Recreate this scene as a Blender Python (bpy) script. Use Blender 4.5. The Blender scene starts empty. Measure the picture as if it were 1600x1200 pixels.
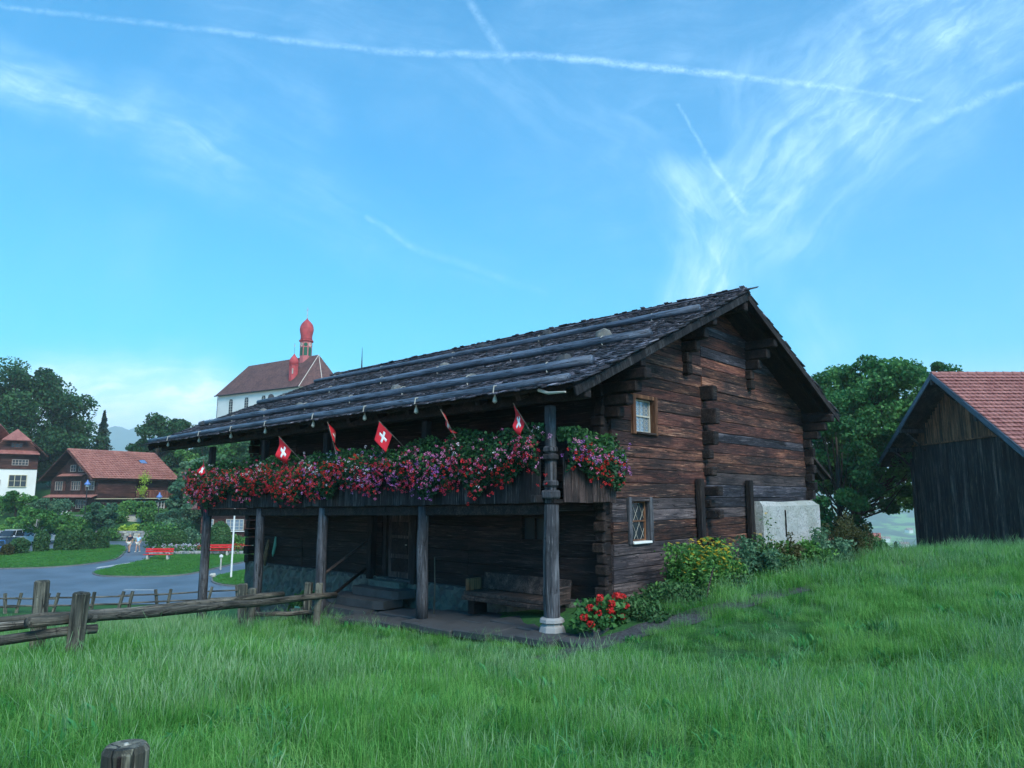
import bpy, math, random
import numpy as np
from mathutils import Vector, Matrix
random.seed(7); rng = np.random.default_rng(7)
R = math.radians
sc = bpy.context.scene
# ------------------------------------------------------------ camera, sky, sun, exposure
EYE = 2.4; PITCH = 8.7; FPX = 1140.0
cam_d = bpy.data.cameras.new('camera'); cam = bpy.data.objects.new('camera', cam_d)
sc.collection.objects.link(cam); sc.camera = cam
cam.location = (0, 0, EYE); cam.rotation_euler = (R(90 + PITCH), 0, 0)
cam_d.sensor_width = 36; cam_d.lens = FPX / 1600 * 36; cam_d.clip_start = .05; cam_d.clip_end = 20000
SUN_EL, SUN_AZ = 42.0, 152.0        # azimuth clockwise from +Y
sc.view_settings.view_transform = 'Standard'; sc.view_settings.look = 'None'
sc.view_settings.exposure = 0.80; sc.view_settings.gamma = 1; sc.view_settings.use_curve_mapping = False
sd = bpy.data.lights.new('sun', 'SUN'); sun = bpy.data.objects.new('sun', sd); sc.collection.objects.link(sun)
sd.energy = 2.3; sd.angle = R(24); sd.color = (1, .9, .78)
_d = Vector((math.sin(R(SUN_AZ)) * math.cos(R(SUN_EL)), math.cos(R(SUN_AZ)) * math.cos(R(SUN_EL)), math.sin(R(SUN_EL))))
sun.rotation_euler = _d.to_track_quat('Z', 'Y').to_euler()
sc.cycles.use_denoising = True; sc.cycles.max_bounces = 5; sc.cycles.diffuse_bounces = 3; sc.cycles.transparent_max_bounces = 8
sc.cycles.volume_bounces = 2; sc.cycles.sample_clamp_indirect = 4; sc.cycles.caustics_reflective = False; sc.cycles.caustics_refractive = False

class NT:
    """small node helper"""
    def __init__(s, tree): s.t = tree; s.n = tree.nodes; s.l = tree.links
    def new(s, ty, **k):
        n = s.n.new(ty)
        for a, b in k.items():
            setattr(n, a, b)
        return n
    def put(s, sock, v):
        if isinstance(v, bpy.types.NodeSocket): s.l.new(v, sock)
        elif v is not None:
            if isinstance(v, (tuple, list)) and len(v) == 3 and sock.type == 'RGBA': v = (*v, 1)
            sock.default_value = v
    def math(s, op, a, b=None, clamp=False):
        n = s.new('ShaderNodeMath', operation=op); n.use_clamp = clamp
        s.put(n.inputs[0], a)
        if b is not None: s.put(n.inputs[1], b)
        return n.outputs[0]
    def vmath(s, op, a, b=None, scale=None):
        n = s.new('ShaderNodeVectorMath', operation=op); s.put(n.inputs[0], a)
        if b is not None: s.put(n.inputs[1], b)
        if scale is not None: s.put(n.inputs['Scale'], scale)
        return n.outputs['Value'] if op in ('DOT_PRODUCT', 'LENGTH') else n.outputs[0]
    def noise(s, vec, scale, detail=4, rough=.55, dist=0, out=0):
        n = s.new('ShaderNodeTexNoise'); s.put(n.inputs['Vector'], vec); s.put(n.inputs['Scale'], scale)
        s.put(n.inputs['Detail'], detail); s.put(n.inputs['Roughness'], rough); s.put(n.inputs['Distortion'], dist)
        return n.outputs[out]
    def mix(s, f, a, b, mode='MIX'):
        n = s.new('ShaderNodeMix', data_type='RGBA', blend_type=mode)
        s.put(n.inputs[0], f); s.put(n.inputs[6], a); s.put(n.inputs[7], b)
        return n.outputs[2]
    def ramp(s, v, lo, hi, a=0., b=1., smooth=True):
        n = s.new('ShaderNodeMapRange', interpolation_type='SMOOTHSTEP' if smooth else 'LINEAR')
        s.put(n.inputs[0], v); s.put(n.inputs[1], lo); s.put(n.inputs[2], hi); s.put(n.inputs[3], a); s.put(n.inputs[4], b)
        return n.outputs[0]
    def scaled(s, vec, sx, sy, sz):
        return s.vmath('MULTIPLY', vec, (sx, sy, sz))

def make_world():
    w = bpy.data.worlds.new('World'); sc.world = w; w.use_nodes = True
    w.cycles.sampling_method = 'MANUAL'; w.cycles.sample_map_resolution = 256
    t = NT(w.node_tree); t.n.clear()
    out = t.new('ShaderNodeOutputWorld'); bg = t.new('ShaderNodeBackground')
    sky = t.new('ShaderNodeTexSky', sky_type='NISHITA'); sky.sun_disc = False
    sky.sun_elevation = R(SUN_EL); sky.sun_rotation = R(SUN_AZ); sky.altitude = 500
    sky.air_density = 1.0; sky.dust_density = .6; sky.ozone_density = 1.6
    tc = t.new('ShaderNodeTexCoord').outputs['Generated']
    sep = t.new('ShaderNodeSeparateXYZ'); t.put(sep.inputs[0], tc)
    X, Y, Z = sep.outputs
    # tint: strong cyan blue, paler toward the horizon
    zc = t.math('MAXIMUM', Z, 0.0)
    f = t.ramp(zc, 0.0, .75)
    tint = t.mix(f, (.10, 1.30, 1.60), (.02, 1.50, 2.0))
    col = t.mix(1.0, sky.outputs[0], tint, 'MULTIPLY')
    # thin clouds laid out on the sky in the direction the valley faces (x/y, z/y)
    ys = t.math('MAXIMUM', Y, .15)
    u = t.math('DIVIDE', X, ys); v = t.math('DIVIDE', Z, ys)
    cmb = t.new('ShaderNodeCombineXYZ'); t.put(cmb.inputs[0], u); t.put(cmb.inputs[1], v)
    p0 = cmb.outputs[0]
    warp = t.noise(p0, 4.0, 6, .62, out=1)
    wv = t.vmath('SUBTRACT', warp, (.5, .5, .5))
    p = t.vmath('ADD', p0, t.vmath('SCALE', wv, scale=.08))
    pf = t.vmath('ADD', p0, t.vmath('SCALE', t.vmath('SUBTRACT', t.noise(p0, 26, 4, .65, out=1), (.5, .5, .5)), scale=.012))
    def uv(px, py):
        th = R(PITCH); dx = (px - 800) / FPX; dy = (600 - py) / FPX
        y = math.cos(th) - dy * math.sin(th); z = math.sin(th) + dy * math.cos(th)
        return (dx / y, z / y, 0)
    def seg(a, b, wpx, k, P):
        A, B = uv(*a), uv(*b); ba = (B[0] - A[0], B[1] - A[1], 0); L2 = ba[0] ** 2 + ba[1] ** 2
        pa = t.vmath('SUBTRACT', P, A)
        tt = t.math('DIVIDE', t.vmath('DOT_PRODUCT', pa, ba), L2, clamp=True)
        d = t.vmath('LENGTH', t.vmath('SUBTRACT', pa, t.vmath('SCALE', ba, scale=tt)))
        if P is p:
            L_ = math.sqrt(L2); al = t.vmath('DOT_PRODUCT', pa, (ba[0] / L_, ba[1] / L_, 0)); ac = t.vmath('DOT_PRODUCT', pa, (-ba[1] / L_, ba[0] / L_, 0))
            cv = t.new('ShaderNodeCombineXYZ'); t.put(cv.inputs[0], t.math('MULTIPLY', al, 7.0)); t.put(cv.inputs[1], t.math('MULTIPLY', ac, 34.0)); cv.inputs[2].default_value = a[0] * .013
            fb = t.noise(cv.outputs[0], 1.0, 4, .68, .5)
            return t.math('MULTIPLY', t.ramp(d, 0.0, wpx * 2.4 / FPX, k * .88, 0.0), t.ramp(fb, .32, .78, .34, 1.15))
        return t.ramp(d, 0.0, wpx * (2.2 if P is p else .85) / FPX, k * (.95 if P is p else .75), 0.0, smooth=P is p)
    def acc(items, P):
        r = None
        for a, b, wd, k in items:
            q = seg(a, b, wd, k, P); r = q if r is None else t.math('MAXIMUM', r, q)
        return r
    thin = acc([((0, 10), (330, 48), 9, .34), ((330, 48), (600, 80), 10, .42), ((600, 80), (870, 88), 11, .5),
                ((870, 88), (1140, 118), 12, .72), ((1140, 118), (1300, 135), 9, .5), ((1300, 135), (1440, 158), 7, .4),
                ((1060, 165), (1100, 235), 5, .4), ((1100, 235), (1165, 335), 8, .5),
                ((728, -10), (790, 92), 13, .32), ((575, 338), (640, 385), 8, .3), ((1460, 185), (1610, 125), 14, .4),
                ((640, 385), (850, 458), 10, .16)], pf)
    wide = acc([((-20, 105), (200, 172), 34, .8), ((200, 172), (330, 235), 50, .55), ((330, 235), (560, 355), 50, .26),
                ((330, 110), (470, 170), 60, .24), ((560, 355), (760, 430), 34, .14), ((1180, 330), (1340, 150), 80, .9),
                ((1340, 150), (1560, -20), 105, .85), ((1180, 120), (1170, 250), 60, .4), ((1200, 420), (1190, 330), 50, .36),
                ((1060, 290), (1115, 400), 44, .85), ((1115, 400), (1100, 470), 42, 1.5), ((1262, 495), (1275, 520), 34, .55),
                ((800, 120), (960, 220), 90, .26), ((900, 60), (1180, 40), 90, .24), ((1180, 340), (1480, 190), 60, .34),
                ((60, 625), (300, 620), 50, 1.0), ((420, 0), (640, 60), 90, .2), ((1000, 240), (1250, 200), 160, .2)], p)
    strk = t.noise(t.vmath('ADD', p, (3, 1, 0)), 1.0, 3, .6)
    rot = t.new('ShaderNodeVectorRotate', rotation_type='Z_AXIS'); t.put(rot.inputs['Vector'], p); rot.inputs['Angle'].default_value = R(35)
    fib = t.noise(t.scaled(rot.outputs[0], 26, 5, 1), 1.0, 6, .62, .6)
    fib2 = t.noise(t.vmath('ADD', p0, (9, 4, 0)), 9, 6, .6, .4)
    wmod = t.math('MULTIPLY', t.ramp(fib, .25, .75, .75, 1.1), t.ramp(fib2, .3, .7, .5, 1.2))
    puff = t.ramp(t.noise(p0, 60, 5, .75), .34, .62, .15, 1.2)
    cl = t.math('ADD', t.math('MULTIPLY', wide, wmod), t.math('MULTIPLY', thin, puff))
    # thin veil everywhere else, so the sky goes on naturally outside the frame
    veil = t.math('MULTIPLY', t.ramp(t.noise(t.scaled(tc, 2.2, 5, 2.2), 1.6, 5, .6), .48, .85, 0, .16), t.ramp(zc, 0, .3))
    cl = t.math('MAXIMUM', t.math('MULTIPLY', cl, t.math('GREATER_THAN', Y, .15)), veil, clamp=True)
    hz = t.ramp(zc, 0.0, .18, .97, 0.0)
    col = t.mix(hz, col, (13.5, 13.2, 15.5))
    col = t.mix(t.math('MULTIPLY', cl, .8), col, t.mix(t.ramp(zc, 0.08, .22, 1.0, 0.0), (5.4, 8.6, 12.0), (19, 18, 18)))
    t.put(bg.inputs[0], col); bg.inputs[1].default_value = .085
    t.l.new(bg.outputs[0], out.inputs[0])
make_world()

# ------------------------------------------------------------ helpers
COL = sc.collection
def link(name, data, parent=None, mat=None, kind=None, label=None, col=None):
    o = bpy.data.objects.new(name, data); (col or COL).objects.link(o)
    if parent is not None: o.parent = parent
    if mat is not None and data is not None and not data.materials: data.materials.append(mat)
    if kind: o['kind'] = kind
    if label: o['label'] = label
    return o
def tag(o, label, cat, group=None, kind=None):
    o['label'] = label; o['category'] = cat
    if group: o['group'] = group
    if kind: o['kind'] = kind
    return o
def thing(name, label, cat, loc=(0, 0, 0), rz=0, group=None):
    o = bpy.data.objects.new(name, None); COL.objects.link(o); o.empty_display_size = .2
    o.location = loc; o.rotation_euler = (0, 0, rz)
    return tag(o, label, cat, group)
def npmesh(name, V, F, smooth=False, var=None):
    """V (n,3), F (m,k) equal sized polygons"""
    V = np.asarray(V, np.float32); F = np.asarray(F, np.int32)
    me = bpy.data.meshes.new(name); m, k = F.shape
    me.vertices.add(len(V)); me.vertices.foreach_set('co', V.ravel())
    me.loops.add(m * k); me.loops.foreach_set('vertex_index', F.ravel())
    me.polygons.add(m); me.polygons.foreach_set('loop_start', np.arange(0, m * k, k, dtype=np.int32))
    if smooth: me.polygons.foreach_set('use_smooth', np.ones(m, bool))
    if var is not None:
        a = me.attributes.new('v', 'FLOAT', 'POINT'); a.data.foreach_set('value', np.asarray(var, np.float32))
    me.update(calc_edges=True)
    return me
class MB:
    def __init__(s): s.v = []; s.f = []
    def add(s, vs, fs):
        n = len(s.v); s.v += [tuple(p) for p in vs]; s.f += [tuple(i + n for i in f) for f in fs]; return s
    def box(s, c, d, rot=None, taper=1.0):
        x, y, z = (q / 2 for q in d); vs = []
        for k in (-1, 1):
            for j in (-1, 1):
                for i in (-1, 1):
                    tt = taper if k > 0 else 1
                    p = Vector((i * x * tt, j * y * tt, k * z))
                    if rot is not None: p = rot @ p
                    vs.append(p + Vector(c))
        return s.add(vs, [(0, 2, 3, 1), (4, 5, 7, 6), (0, 1, 5, 4), (2, 6, 7, 3), (0, 4, 6, 2), (1, 3, 7, 5)])
    def rbox(s, c, d, b=.01, rot=None):
        """box with chamfered edges"""
        x, y, z = (q / 2 for q in d); b = min(b, x * .9, y * .9, z * .9)
        vs = []; idx = {}
        for i in (-1, 1):
            for j in (-1, 1):
                for k in (-1, 1):
                    for a, q in enumerate(((i * x, j * (y - b), k * (z - b)), (i * (x - b), j * y, k * (z - b)), (i * (x - b), j * (y - b), k * z))):
                        p = Vector(q)
                        if rot is not None: p = rot @ p
                        idx[(i, j, k, a)] = len(vs); vs.append(p + Vector(c))
        fs = []
        for sgn in (-1, 1):
            for ax in range(3):
                order = [(-1, -1), (1, -1), (1, 1), (-1, 1)]
                if sgn < 0: order = order[::-1]
                face = []
                for (p, q) in order:
                    key = [0, 0, 0]; key[ax] = sgn; key[(ax + 1) % 3] = p; key[(ax + 2) % 3] = q
                    face.append(idx[(*key, ax)])
                fs.append(face)
        for i in (-1, 1):
            for j in (-1, 1):
                for a1, a2, a3 in ((0, 1, 2), (1, 2, 0), (2, 0, 1)):
                    k0 = [0, 0, 0]; k0[a1] = i; k0[a2] = j; k0[a3] = -1; k1 = list(k0); k1[a3] = 1
                    f = [idx[(*k0, a1)], idx[(*k0, a2)], idx[(*k1, a2)], idx[(*k1, a1)]]
                    fs.append(f if i * j > 0 else f[::-1])
        for i in (-1, 1):
            for j in (-1, 1):
                for k in (-1, 1):
                    f = [idx[(i, j, k, 0)], idx[(i, j, k, 1)], idx[(i, j, k, 2)]]
                    fs.append(f if i * j * k > 0 else f[::-1])
        return s.add(vs, fs)
    def tube(s, pts, r, n=8, caps=True, flat=1.0):
        pts = [Vector(p) for p in pts]; rs = r if isinstance(r, (list, tuple)) else [r] * len(pts)
        vs = []; fs = []; up0 = None
        for i, p in enumerate(pts):
            d = (pts[min(i + 1, len(pts) - 1)] - pts[max(i - 1, 0)]).normalized()
            if up0 is None: up0 = Vector((0, 0, 1)) if abs(d.z) < .9 else Vector((1, 0, 0))
            a = d.cross(up0).normalized(); b = a.cross(d).normalized(); up0 = b
            for k in range(n):
                t = 2 * math.pi * k / n; vs.append(p + a * math.cos(t) * rs[i] + b * math.sin(t) * rs[i] * flat)
        for i in range(len(pts) - 1):
            for k in range(n):
                k2 = (k + 1) % n; fs.append((i * n + k, i * n + k2, (i + 1) * n + k2, (i + 1) * n + k))
        if caps: fs += [tuple(range(n - 1, -1, -1)), tuple((len(pts) - 1) * n + k for k in range(n))]
        return s.add(vs, fs)
    def lathe(s, prof, n=16, c=(0, 0, 0), off=0.0):
        vs = []; fs = []
        for r, z in prof:
            for k in range(n):
                t = 2 * math.pi * (k + off) / n; vs.append((c[0] + r * math.cos(t), c[1] + r * math.sin(t), c[2] + z))
        m = len(prof)
        for i in range(m - 1):
            for k in range(n):
                k2 = (k + 1) % n; fs.append((i * n + k, i * n + k2, (i + 1) * n + k2, (i + 1) * n + k))
        fs += [tuple(range(n - 1, -1, -1)), tuple((m - 1) * n + k for k in range(n))]
        return s.add(vs, fs)
    def prism(s, poly, z0, z1):
        n = len(poly); vs = [(x, y, z0) for x, y in poly] + [(x, y, z1) for x, y in poly]
        fs = [tuple(range(n - 1, -1, -1)), tuple(range(n, 2 * n))] + [(i, (i + 1) % n, (i + 1) % n + n, i + n) for i in range(n)]
        return s.add(vs, fs)
    def slab(s, q, th):
        """q: four corner points of the top; thickness down the normal"""
        q = [Vector(p) for p in q]; nrm = (q[1] - q[0]).cross(q[3] - q[0]).normalized()
        if nrm.z < 0: nrm = -nrm
        lo = [p - nrm * th for p in q]
        fs = [(0, 1, 2, 3), (7, 6, 5, 4), (0, 4, 5, 1), (1, 5, 6, 2), (2, 6, 7, 3), (3, 7, 4, 0)]
        return s.add(q + lo, fs)
    def mesh(s, name, smooth=False):
        me = bpy.data.meshes.new(name); me.from_pydata([tuple(p) for p in s.v], [], s.f)
        if smooth: me.polygons.foreach_set('use_smooth', [True] * len(me.polygons))
        me.update(); return me
    def build(s, name, mat, parent=None, smooth=False, **k):
        me = s.mesh(name, smooth); me.materials.append(mat); return link(name, me, parent, **k)
def place(o, loc=None, rot=None):
    if loc is not None: o.location = loc
    if rot is not None: o.rotation_euler = rot
    return o
def copy_tree(o, parent=None):
    c = o.copy(); COL.objects.link(c)
    if parent is not None: c.parent = parent
    for ch in list(o.children): copy_tree(ch, c)
    return c

# ------------------------------------------------------------ materials
MAT = {}
def mat(name):
    m = bpy.data.materials.new(name); m.use_nodes = True; MAT[name] = m
    t = NT(m.node_tree); b = t.n['Principled BSDF']; b.inputs['Roughness'].default_value = .85
    b.inputs['Specular IOR Level'].default_value = .25
    return m, t, b
def coords(t, rand=True):
    c = t.new('ShaderNodeTexCoord').outputs['Object']
    if rand:
        r = t.new('ShaderNodeObjectInfo').outputs['Random']
        cb = t.new('ShaderNodeCombineXYZ'); t.put(cb.inputs[0], t.math('MULTIPLY', r, 83)); t.put(cb.inputs[1], t.math('MULTIPLY', r, 31)); t.put(cb.inputs[2], t.math('MULTIPLY', r, 57))
        c = t.vmath('ADD', c, cb.outputs[0])
    return c
def bump(t, b, h, strength=.5, dist=.02):
    n = t.new('ShaderNodeBump'); n.inputs['Strength'].default_value = strength; n.inputs['Distance'].default_value = dist
    t.put(n.inputs['Height'], h); t.put(b.inputs['Normal'], n.outputs[0])
def wood(name, dark, mid, light, axis=0, patch=(.42, .62), fs=1.0, rough=.8, bs=.7, vary=.45, cracks=True, spec=.25):
    m, t, b = mat(name); c = coords(t)
    long = .8 * fs; cross = 26 * fs
    s = [cross] * 3; s[axis] = long
    g = t.noise(t.scaled(c, *s), 1.0, 7, .68, .25)
    s2 = [3.2 * fs] * 3; s2[axis] = .55 * fs
    pz = t.noise(t.scaled(c, *s2), 1.0, 5, .62, .5)
    s3 = [60 * fs] * 3; s3[axis] = 2.2 * fs
    fine = t.noise(t.scaled(c, *s3), 1.0, 4, .6)
    f = t.ramp(pz, patch[0], patch[1])
    col = t.mix(f, dark, mid)
    col = t.mix(t.math('MULTIPLY', t.ramp(pz, .52, .74), t.ramp(g, .42, .62)), col, light)
    col = t.mix(t.ramp(g, .3, .52, .75, 0), col, tuple(q * .3 for q in dark))
    s5 = [11 * fs] * 3; s5[axis] = 1.1 * fs
    ch = t.noise(t.scaled(c, *s5), 1.0, 6, .7, .3)
    col = t.mix(t.math('MULTIPLY', t.ramp(ch, .54, .62), .85), col, tuple(q * .55 for q in dark))
    col = t.mix(t.math('MULTIPLY', t.ramp(fine, .55, .66, 0, .62), t.ramp(ch, .56, .44)), col, tuple(min(1, q * 1.1 + .05) for q in light))
    rnd = t.new('ShaderNodeObjectInfo').outputs['Random']
    k = t.math('ADD', t.math('MULTIPLY', rnd, vary * 2), 1 - vary)
    cc = t.new('ShaderNodeCombineXYZ')
    for i in range(3): t.put(cc.inputs[i], k)
    col = t.mix(1.0, col, cc.outputs[0], 'MULTIPLY')
    h = t.math('ADD', g, t.math('MULTIPLY', fine, .35))
    if cracks:
        s4 = [7 * fs] * 3; s4[axis] = .35 * fs
        w = t.noise(t.scaled(c, *s4), 1.0, 3, .5, .8)
        crack = t.ramp(t.math('ABSOLUTE', t.math('SUBTRACT', w, .5)), 0, .012, 1, 0)
        col = t.mix(t.math('MULTIPLY', crack, .85), col, (.004, .004, .005))
        h = t.math('SUBTRACT', h, t.math('MULTIPLY', crack, .8))
        chk = [1.5 * fs] * 3; chk[axis] = 5 * fs
        vc = t.noise(t.scaled(c, *chk), 1.0, 4, .7, 1.0)
        cv = t.ramp(t.math('ABSOLUTE', t.math('SUBTRACT', vc, .56)), 0, .009, .7, 0)
        col = t.mix(cv, col, tuple(q * .25 for q in dark)); h = t.math('SUBTRACT', h, t.math('MULTIPLY', cv, .4))
    t.put(b.inputs['Base Color'], col); b.inputs['Roughness'].default_value = rough; b.inputs['Specular IOR Level'].default_value = spec
    bump(t, b, h, bs, .03)
    return m
W_TOP = wood('weathered_red_log', (.030, .016, .016), (.095, .034, .027), (.28, .12, .07), patch=(.38, .64))
W_MID = wood('weathered_orange_log', (.028, .018, .018), (.105, .042, .03), (.38, .19, .11), patch=(.40, .62))
W_NAVY = wood('blackened_blue_log', (.014, .015, .022), (.048, .047, .062), (.15, .13, .14), patch=(.4, .64))
W_LOW = wood('weathered_grey_log', (.035, .030, .036), (.10, .078, .080), (.24, .18, .17), patch=(.34, .6))
W_DARK = wood('near_black_wood', (.010, .008, .009), (.026, .017, .015), (.06, .038, .03), vary=.3)  # even near-black brown over the whole piece
W_DARKZ = wood('near_black_wood_upright', (.012, .010, .012), (.03, .022, .021), (.07, .055, .05), axis=2, vary=.35)  # similar near-black brown with upright grain
W_PORCH = wood('porch_wall_log', (.007, .006, .008), (.024, .015, .015), (.06, .036, .03), vary=.4)  # wood darkened so its colour carries shade under the gallery
W_POST = wood('grey_post', (.04, .042, .05), (.11, .112, .128), (.19, .195, .21), axis=2, vary=.2)
W_PLANK = wood('balcony_plank_wood', (.012, .011, .014), (.032, .031, .036), (.11, .108, .11), axis=2, vary=.45, fs=.9)
W_SIDE = wood('side_plank_wood', (.04, .028, .028), (.10, .065, .058), (.20, .14, .12), axis=2, vary=.35)
W_ROOFLOG = wood('blue_grey_roof_log', (.035, .046, .068), (.095, .125, .175), (.19, .235, .30), patch=(.3, .6), vary=.12, rough=.5, spec=.5)
W_SH = wood('shingle_wood', (.014, .015, .021), (.046, .044, .056), (.23, .22, .25), axis=1, patch=(.33, .58), vary=.5, fs=1.3, cracks=False, bs=.4, rough=.7, spec=.3)
W_FENCE = wood('fence_wood', (.04, .042, .036), (.15, .135, .11), (.32, .28, .22), patch=(.34, .6), vary=.2)
W_FENCEZ = wood('fence_post_wood', (.035, .038, .032), (.13, .125, .10), (.30, .28, .20), axis=2, patch=(.34, .6), vary=.2)
W_BENCH = wood('bench_wood', (.03, .024, .024), (.08, .055, .05), (.17, .12, .10), vary=.15)
W_FRAME = wood('orange_frame_wood', (.10, .045, .025), (.22, .10, .05), (.34, .17, .08), axis=2, vary=.15, cracks=False)
W_BARN = wood('barn_plank_wood', (.013, .012, .016), (.052, .042, .042), (.24, .175, .13), axis=2, patch=(.36, .6), vary=.4, fs=.6)
W_BARNL = wood('barn_gable_wood', (.05, .026, .018), (.23, .095, .048), (.50, .24, .12), axis=2, patch=(.3, .55), vary=.35, fs=.6)
W_CHALET = wood('chalet_wood', (.04, .016, .014), (.095, .036, .028), (.16, .07, .05), fs=.35, vary=.15, cracks=False)
W_CHALETL = wood('chalet_balcony_wood', (.12, .045, .036), (.26, .095, .07), (.36, .15, .11), axis=2, fs=.35, vary=.15, cracks=False)
def plain(name, col, rough=.8, var=.15, scale=3.0, bs=0, spec=.25, metal=0, bscale=None):
    m, t, b = mat(name)
    if var:
        n = t.noise(coords(t), scale, 6, .6)
        c = t.mix(t.ramp(n, .3, .7), tuple(q * (1 - var) for q in col), tuple(min(1, q * (1 + var)) for q in col))
        t.put(b.inputs['Base Color'], c)
        if bs: bump(t, b, t.noise(coords(t), bscale or scale * 8, 6, .65), bs, .03)
    else: b.inputs['Base Color'].default_value = (*col, 1)
    b.inputs['Roughness'].default_value = rough; b.inputs['Specular IOR Level'].default_value = spec; b.inputs['Metallic'].default_value = metal
    return m
def plaster(name, col, dirt, scale=1.5, pits=False):
    m, t, b = mat(name); c = coords(t)
    n = t.noise(c, scale, 7, .62); f = t.noise(c, 28, 5, .7)
    cc = t.mix(t.ramp(n, .42, .72, 0, .6), col, dirt)
    if pits:
        v = t.noise(c, 19, 3, .5); cc = t.mix(t.ramp(v, .58, .66, 0, .7), cc, (.13, .13, .13)); v2 = t.noise(c, 45, 3, .6); cc = t.mix(t.ramp(v2, .60, .68, 0, .6), cc, (.16, .16, .16))
        sp = t.new('ShaderNodeSeparateXYZ'); t.put(sp.inputs[0], t.new('ShaderNodeTexCoord').outputs['Object'])
        cc = t.mix(t.math('MULTIPLY', t.ramp(n, .38, .6), .35), cc, (.30, .33, .27))
    t.put(b.inputs['Base Color'], cc); bump(t, b, t.math('ADD', f, t.math('ADD', n, t.noise(c, 9, 5, .7))), 1.0 if pits else .2, .05 if pits else .03)
    return m
PL = plaster('pitted_white_plaster', (.50, .51, .50), (.34, .36, .33), pits=True)
PLW = plaster('white_wall_plaster', (.74, .74, .70), (.60, .60, .56), .3)
STONE = plaster('grey_stone', (.30, .30, .30), (.16, .16, .155), 3)
SLAB = plaster('slab_stone', (.06, .063, .067), (.028, .03, .032), 2)  # grey lowered, porch shade painted into the slab colour
LICHEN = plaster('lichen_stone', (.13, .13, .125), (.27, .265, .21), 7)
FOUND = plaster('rough_foundation', (.10, .092, .088), (.045, .042, .04), 3.4, pits=True)  # footing tone deepened, gallery shade put into the stone colour
KERB = plain('kerb_stone', (.16, .16, .16)); GRAVEL = plain('path_gravel', (.06, .062, .068), var=.5, scale=18, bs=.6)
ROAD = plain('asphalt', (.10, .13, .165), rough=.5, var=.24, scale=.28, bs=.25, bscale=30, spec=.5)
WHITEP = plain('white_paint', (.75, .75, .72), rough=.5, var=.05); PAINTLN = plain('worn_road_paint', (.42, .43, .42), var=.3, scale=6)
RED = plain('red_bench_paint', (.62, .03, .035), rough=.45, var=.1); DKMETAL = plain('dark_metal', (.03, .03, .035), rough=.5, metal=.3)
CONCRETE = plain('pale_concrete', (.46, .44, .38)); BLUEL = plain('blue_lamp_hood', (.12, .22, .5), rough=.5, var=.05)
def tiles(name, a, b_, c_, sc_=1.0, vary=.4):
    m, t, b = mat(name); c = coords(t, False)
    n = t.noise(c, 7 * sc_, 2, .5); n2 = t.noise(c, .4 * sc_, 5, .6)
    v = t.new('ShaderNodeTexWhiteNoise'); v.noise_dimensions = '3D'
    sn = t.vmath('SNAP', c, (.3, .3, .3)); t.put(v.inputs['Vector'], sn)
    cc = t.mix(t.ramp(v.outputs['Value'], .0, 1.0), a, b_); cc = t.mix(t.ramp(n, .4, .75, 0, vary), cc, c_)
    cc = t.mix(t.ramp(n2, .4, .7, 0, .35), cc, tuple(q * .5 for q in a))
    t.put(b.inputs['Base Color'], cc); b.inputs['Roughness'].default_value = .8; bump(t, b, n, .3, .03); return m
T_CH = tiles('chalet_roof_tile', (.32, .12, .095), (.44, .19, .15), (.25, .115, .10))
T_BARN = tiles('barn_roof_tile', (.27, .105, .095), (.38, .165, .145), (.20, .10, .10))
T_CHU = tiles('church_roof_tile', (.075, .038, .038), (.15, .07, .06), (.21, .11, .09), vary=.55)
T_H = tiles('house_roof_tile', (.28, .10, .085), (.38, .15, .12), (.22, .10, .09))
CH_RED = plain('red_sheet_metal', (.40, .055, .06), rough=.6, var=.25, scale=.8); CH_PINK = plain('pale_red_paint', (.48, .13, .13), rough=.6, var=.1)
GREENL = plain('green_louvre', (.012, .10, .06), var=.1); GOLD = plain('clock_face', (.55, .42, .35), var=.1)
def glass(name, base=(.05, .07, .09), spec=1.0, rough=.08, metal=0.0):
    m, t, b = mat(name); n = t.noise(coords(t), 5, 2, .5)
    b.inputs['Base Color'].default_value = (*base, 1); b.inputs['Roughness'].default_value = rough
    b.inputs['Specular IOR Level'].default_value = spec; b.inputs['Metallic'].default_value = metal
    bump(t, b, n, .25, .02); return m
GLASS = glass('old_window_glass', (.02, .028, .035), .22, .15); GLASSB = glass('bright_old_glass', (.22, .30, .38), .6, .12, .3); SKYGL = glass('skylight_glass', (.25, .5, .8), 1, .1, .7)
CARGL = glass('car_glass', (.02, .025, .03), .8)
LEAD = plain('lead_cames', (.42, .40, .34), rough=.5, var=.1)
def carpaint(name, col):
    m, t, b = mat(name); b.inputs['Base Color'].default_value = (*col, 1); b.inputs['Roughness'].default_value = .25
    b.inputs['Coat Weight'].default_value = .6; b.inputs['Specular IOR Level'].default_value = .5; return m
CW = carpaint('white_car_paint', (.72, .73, .74)); CB = carpaint('blue_car_paint', (.06, .18, .45)); CD = carpaint('navy_car_paint', (.02, .035, .08)); CS = carpaint('silver_car_paint', (.42, .45, .48))
TYRE = plain('tyre_rubber', (.015, .015, .015), var=0); LAMPR = plain('car_lamp', (.5, .08, .06), rough=.3, var=0); LAMPW = plain('clear_lamp', (.7, .7, .7), rough=.2, var=0)
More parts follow.
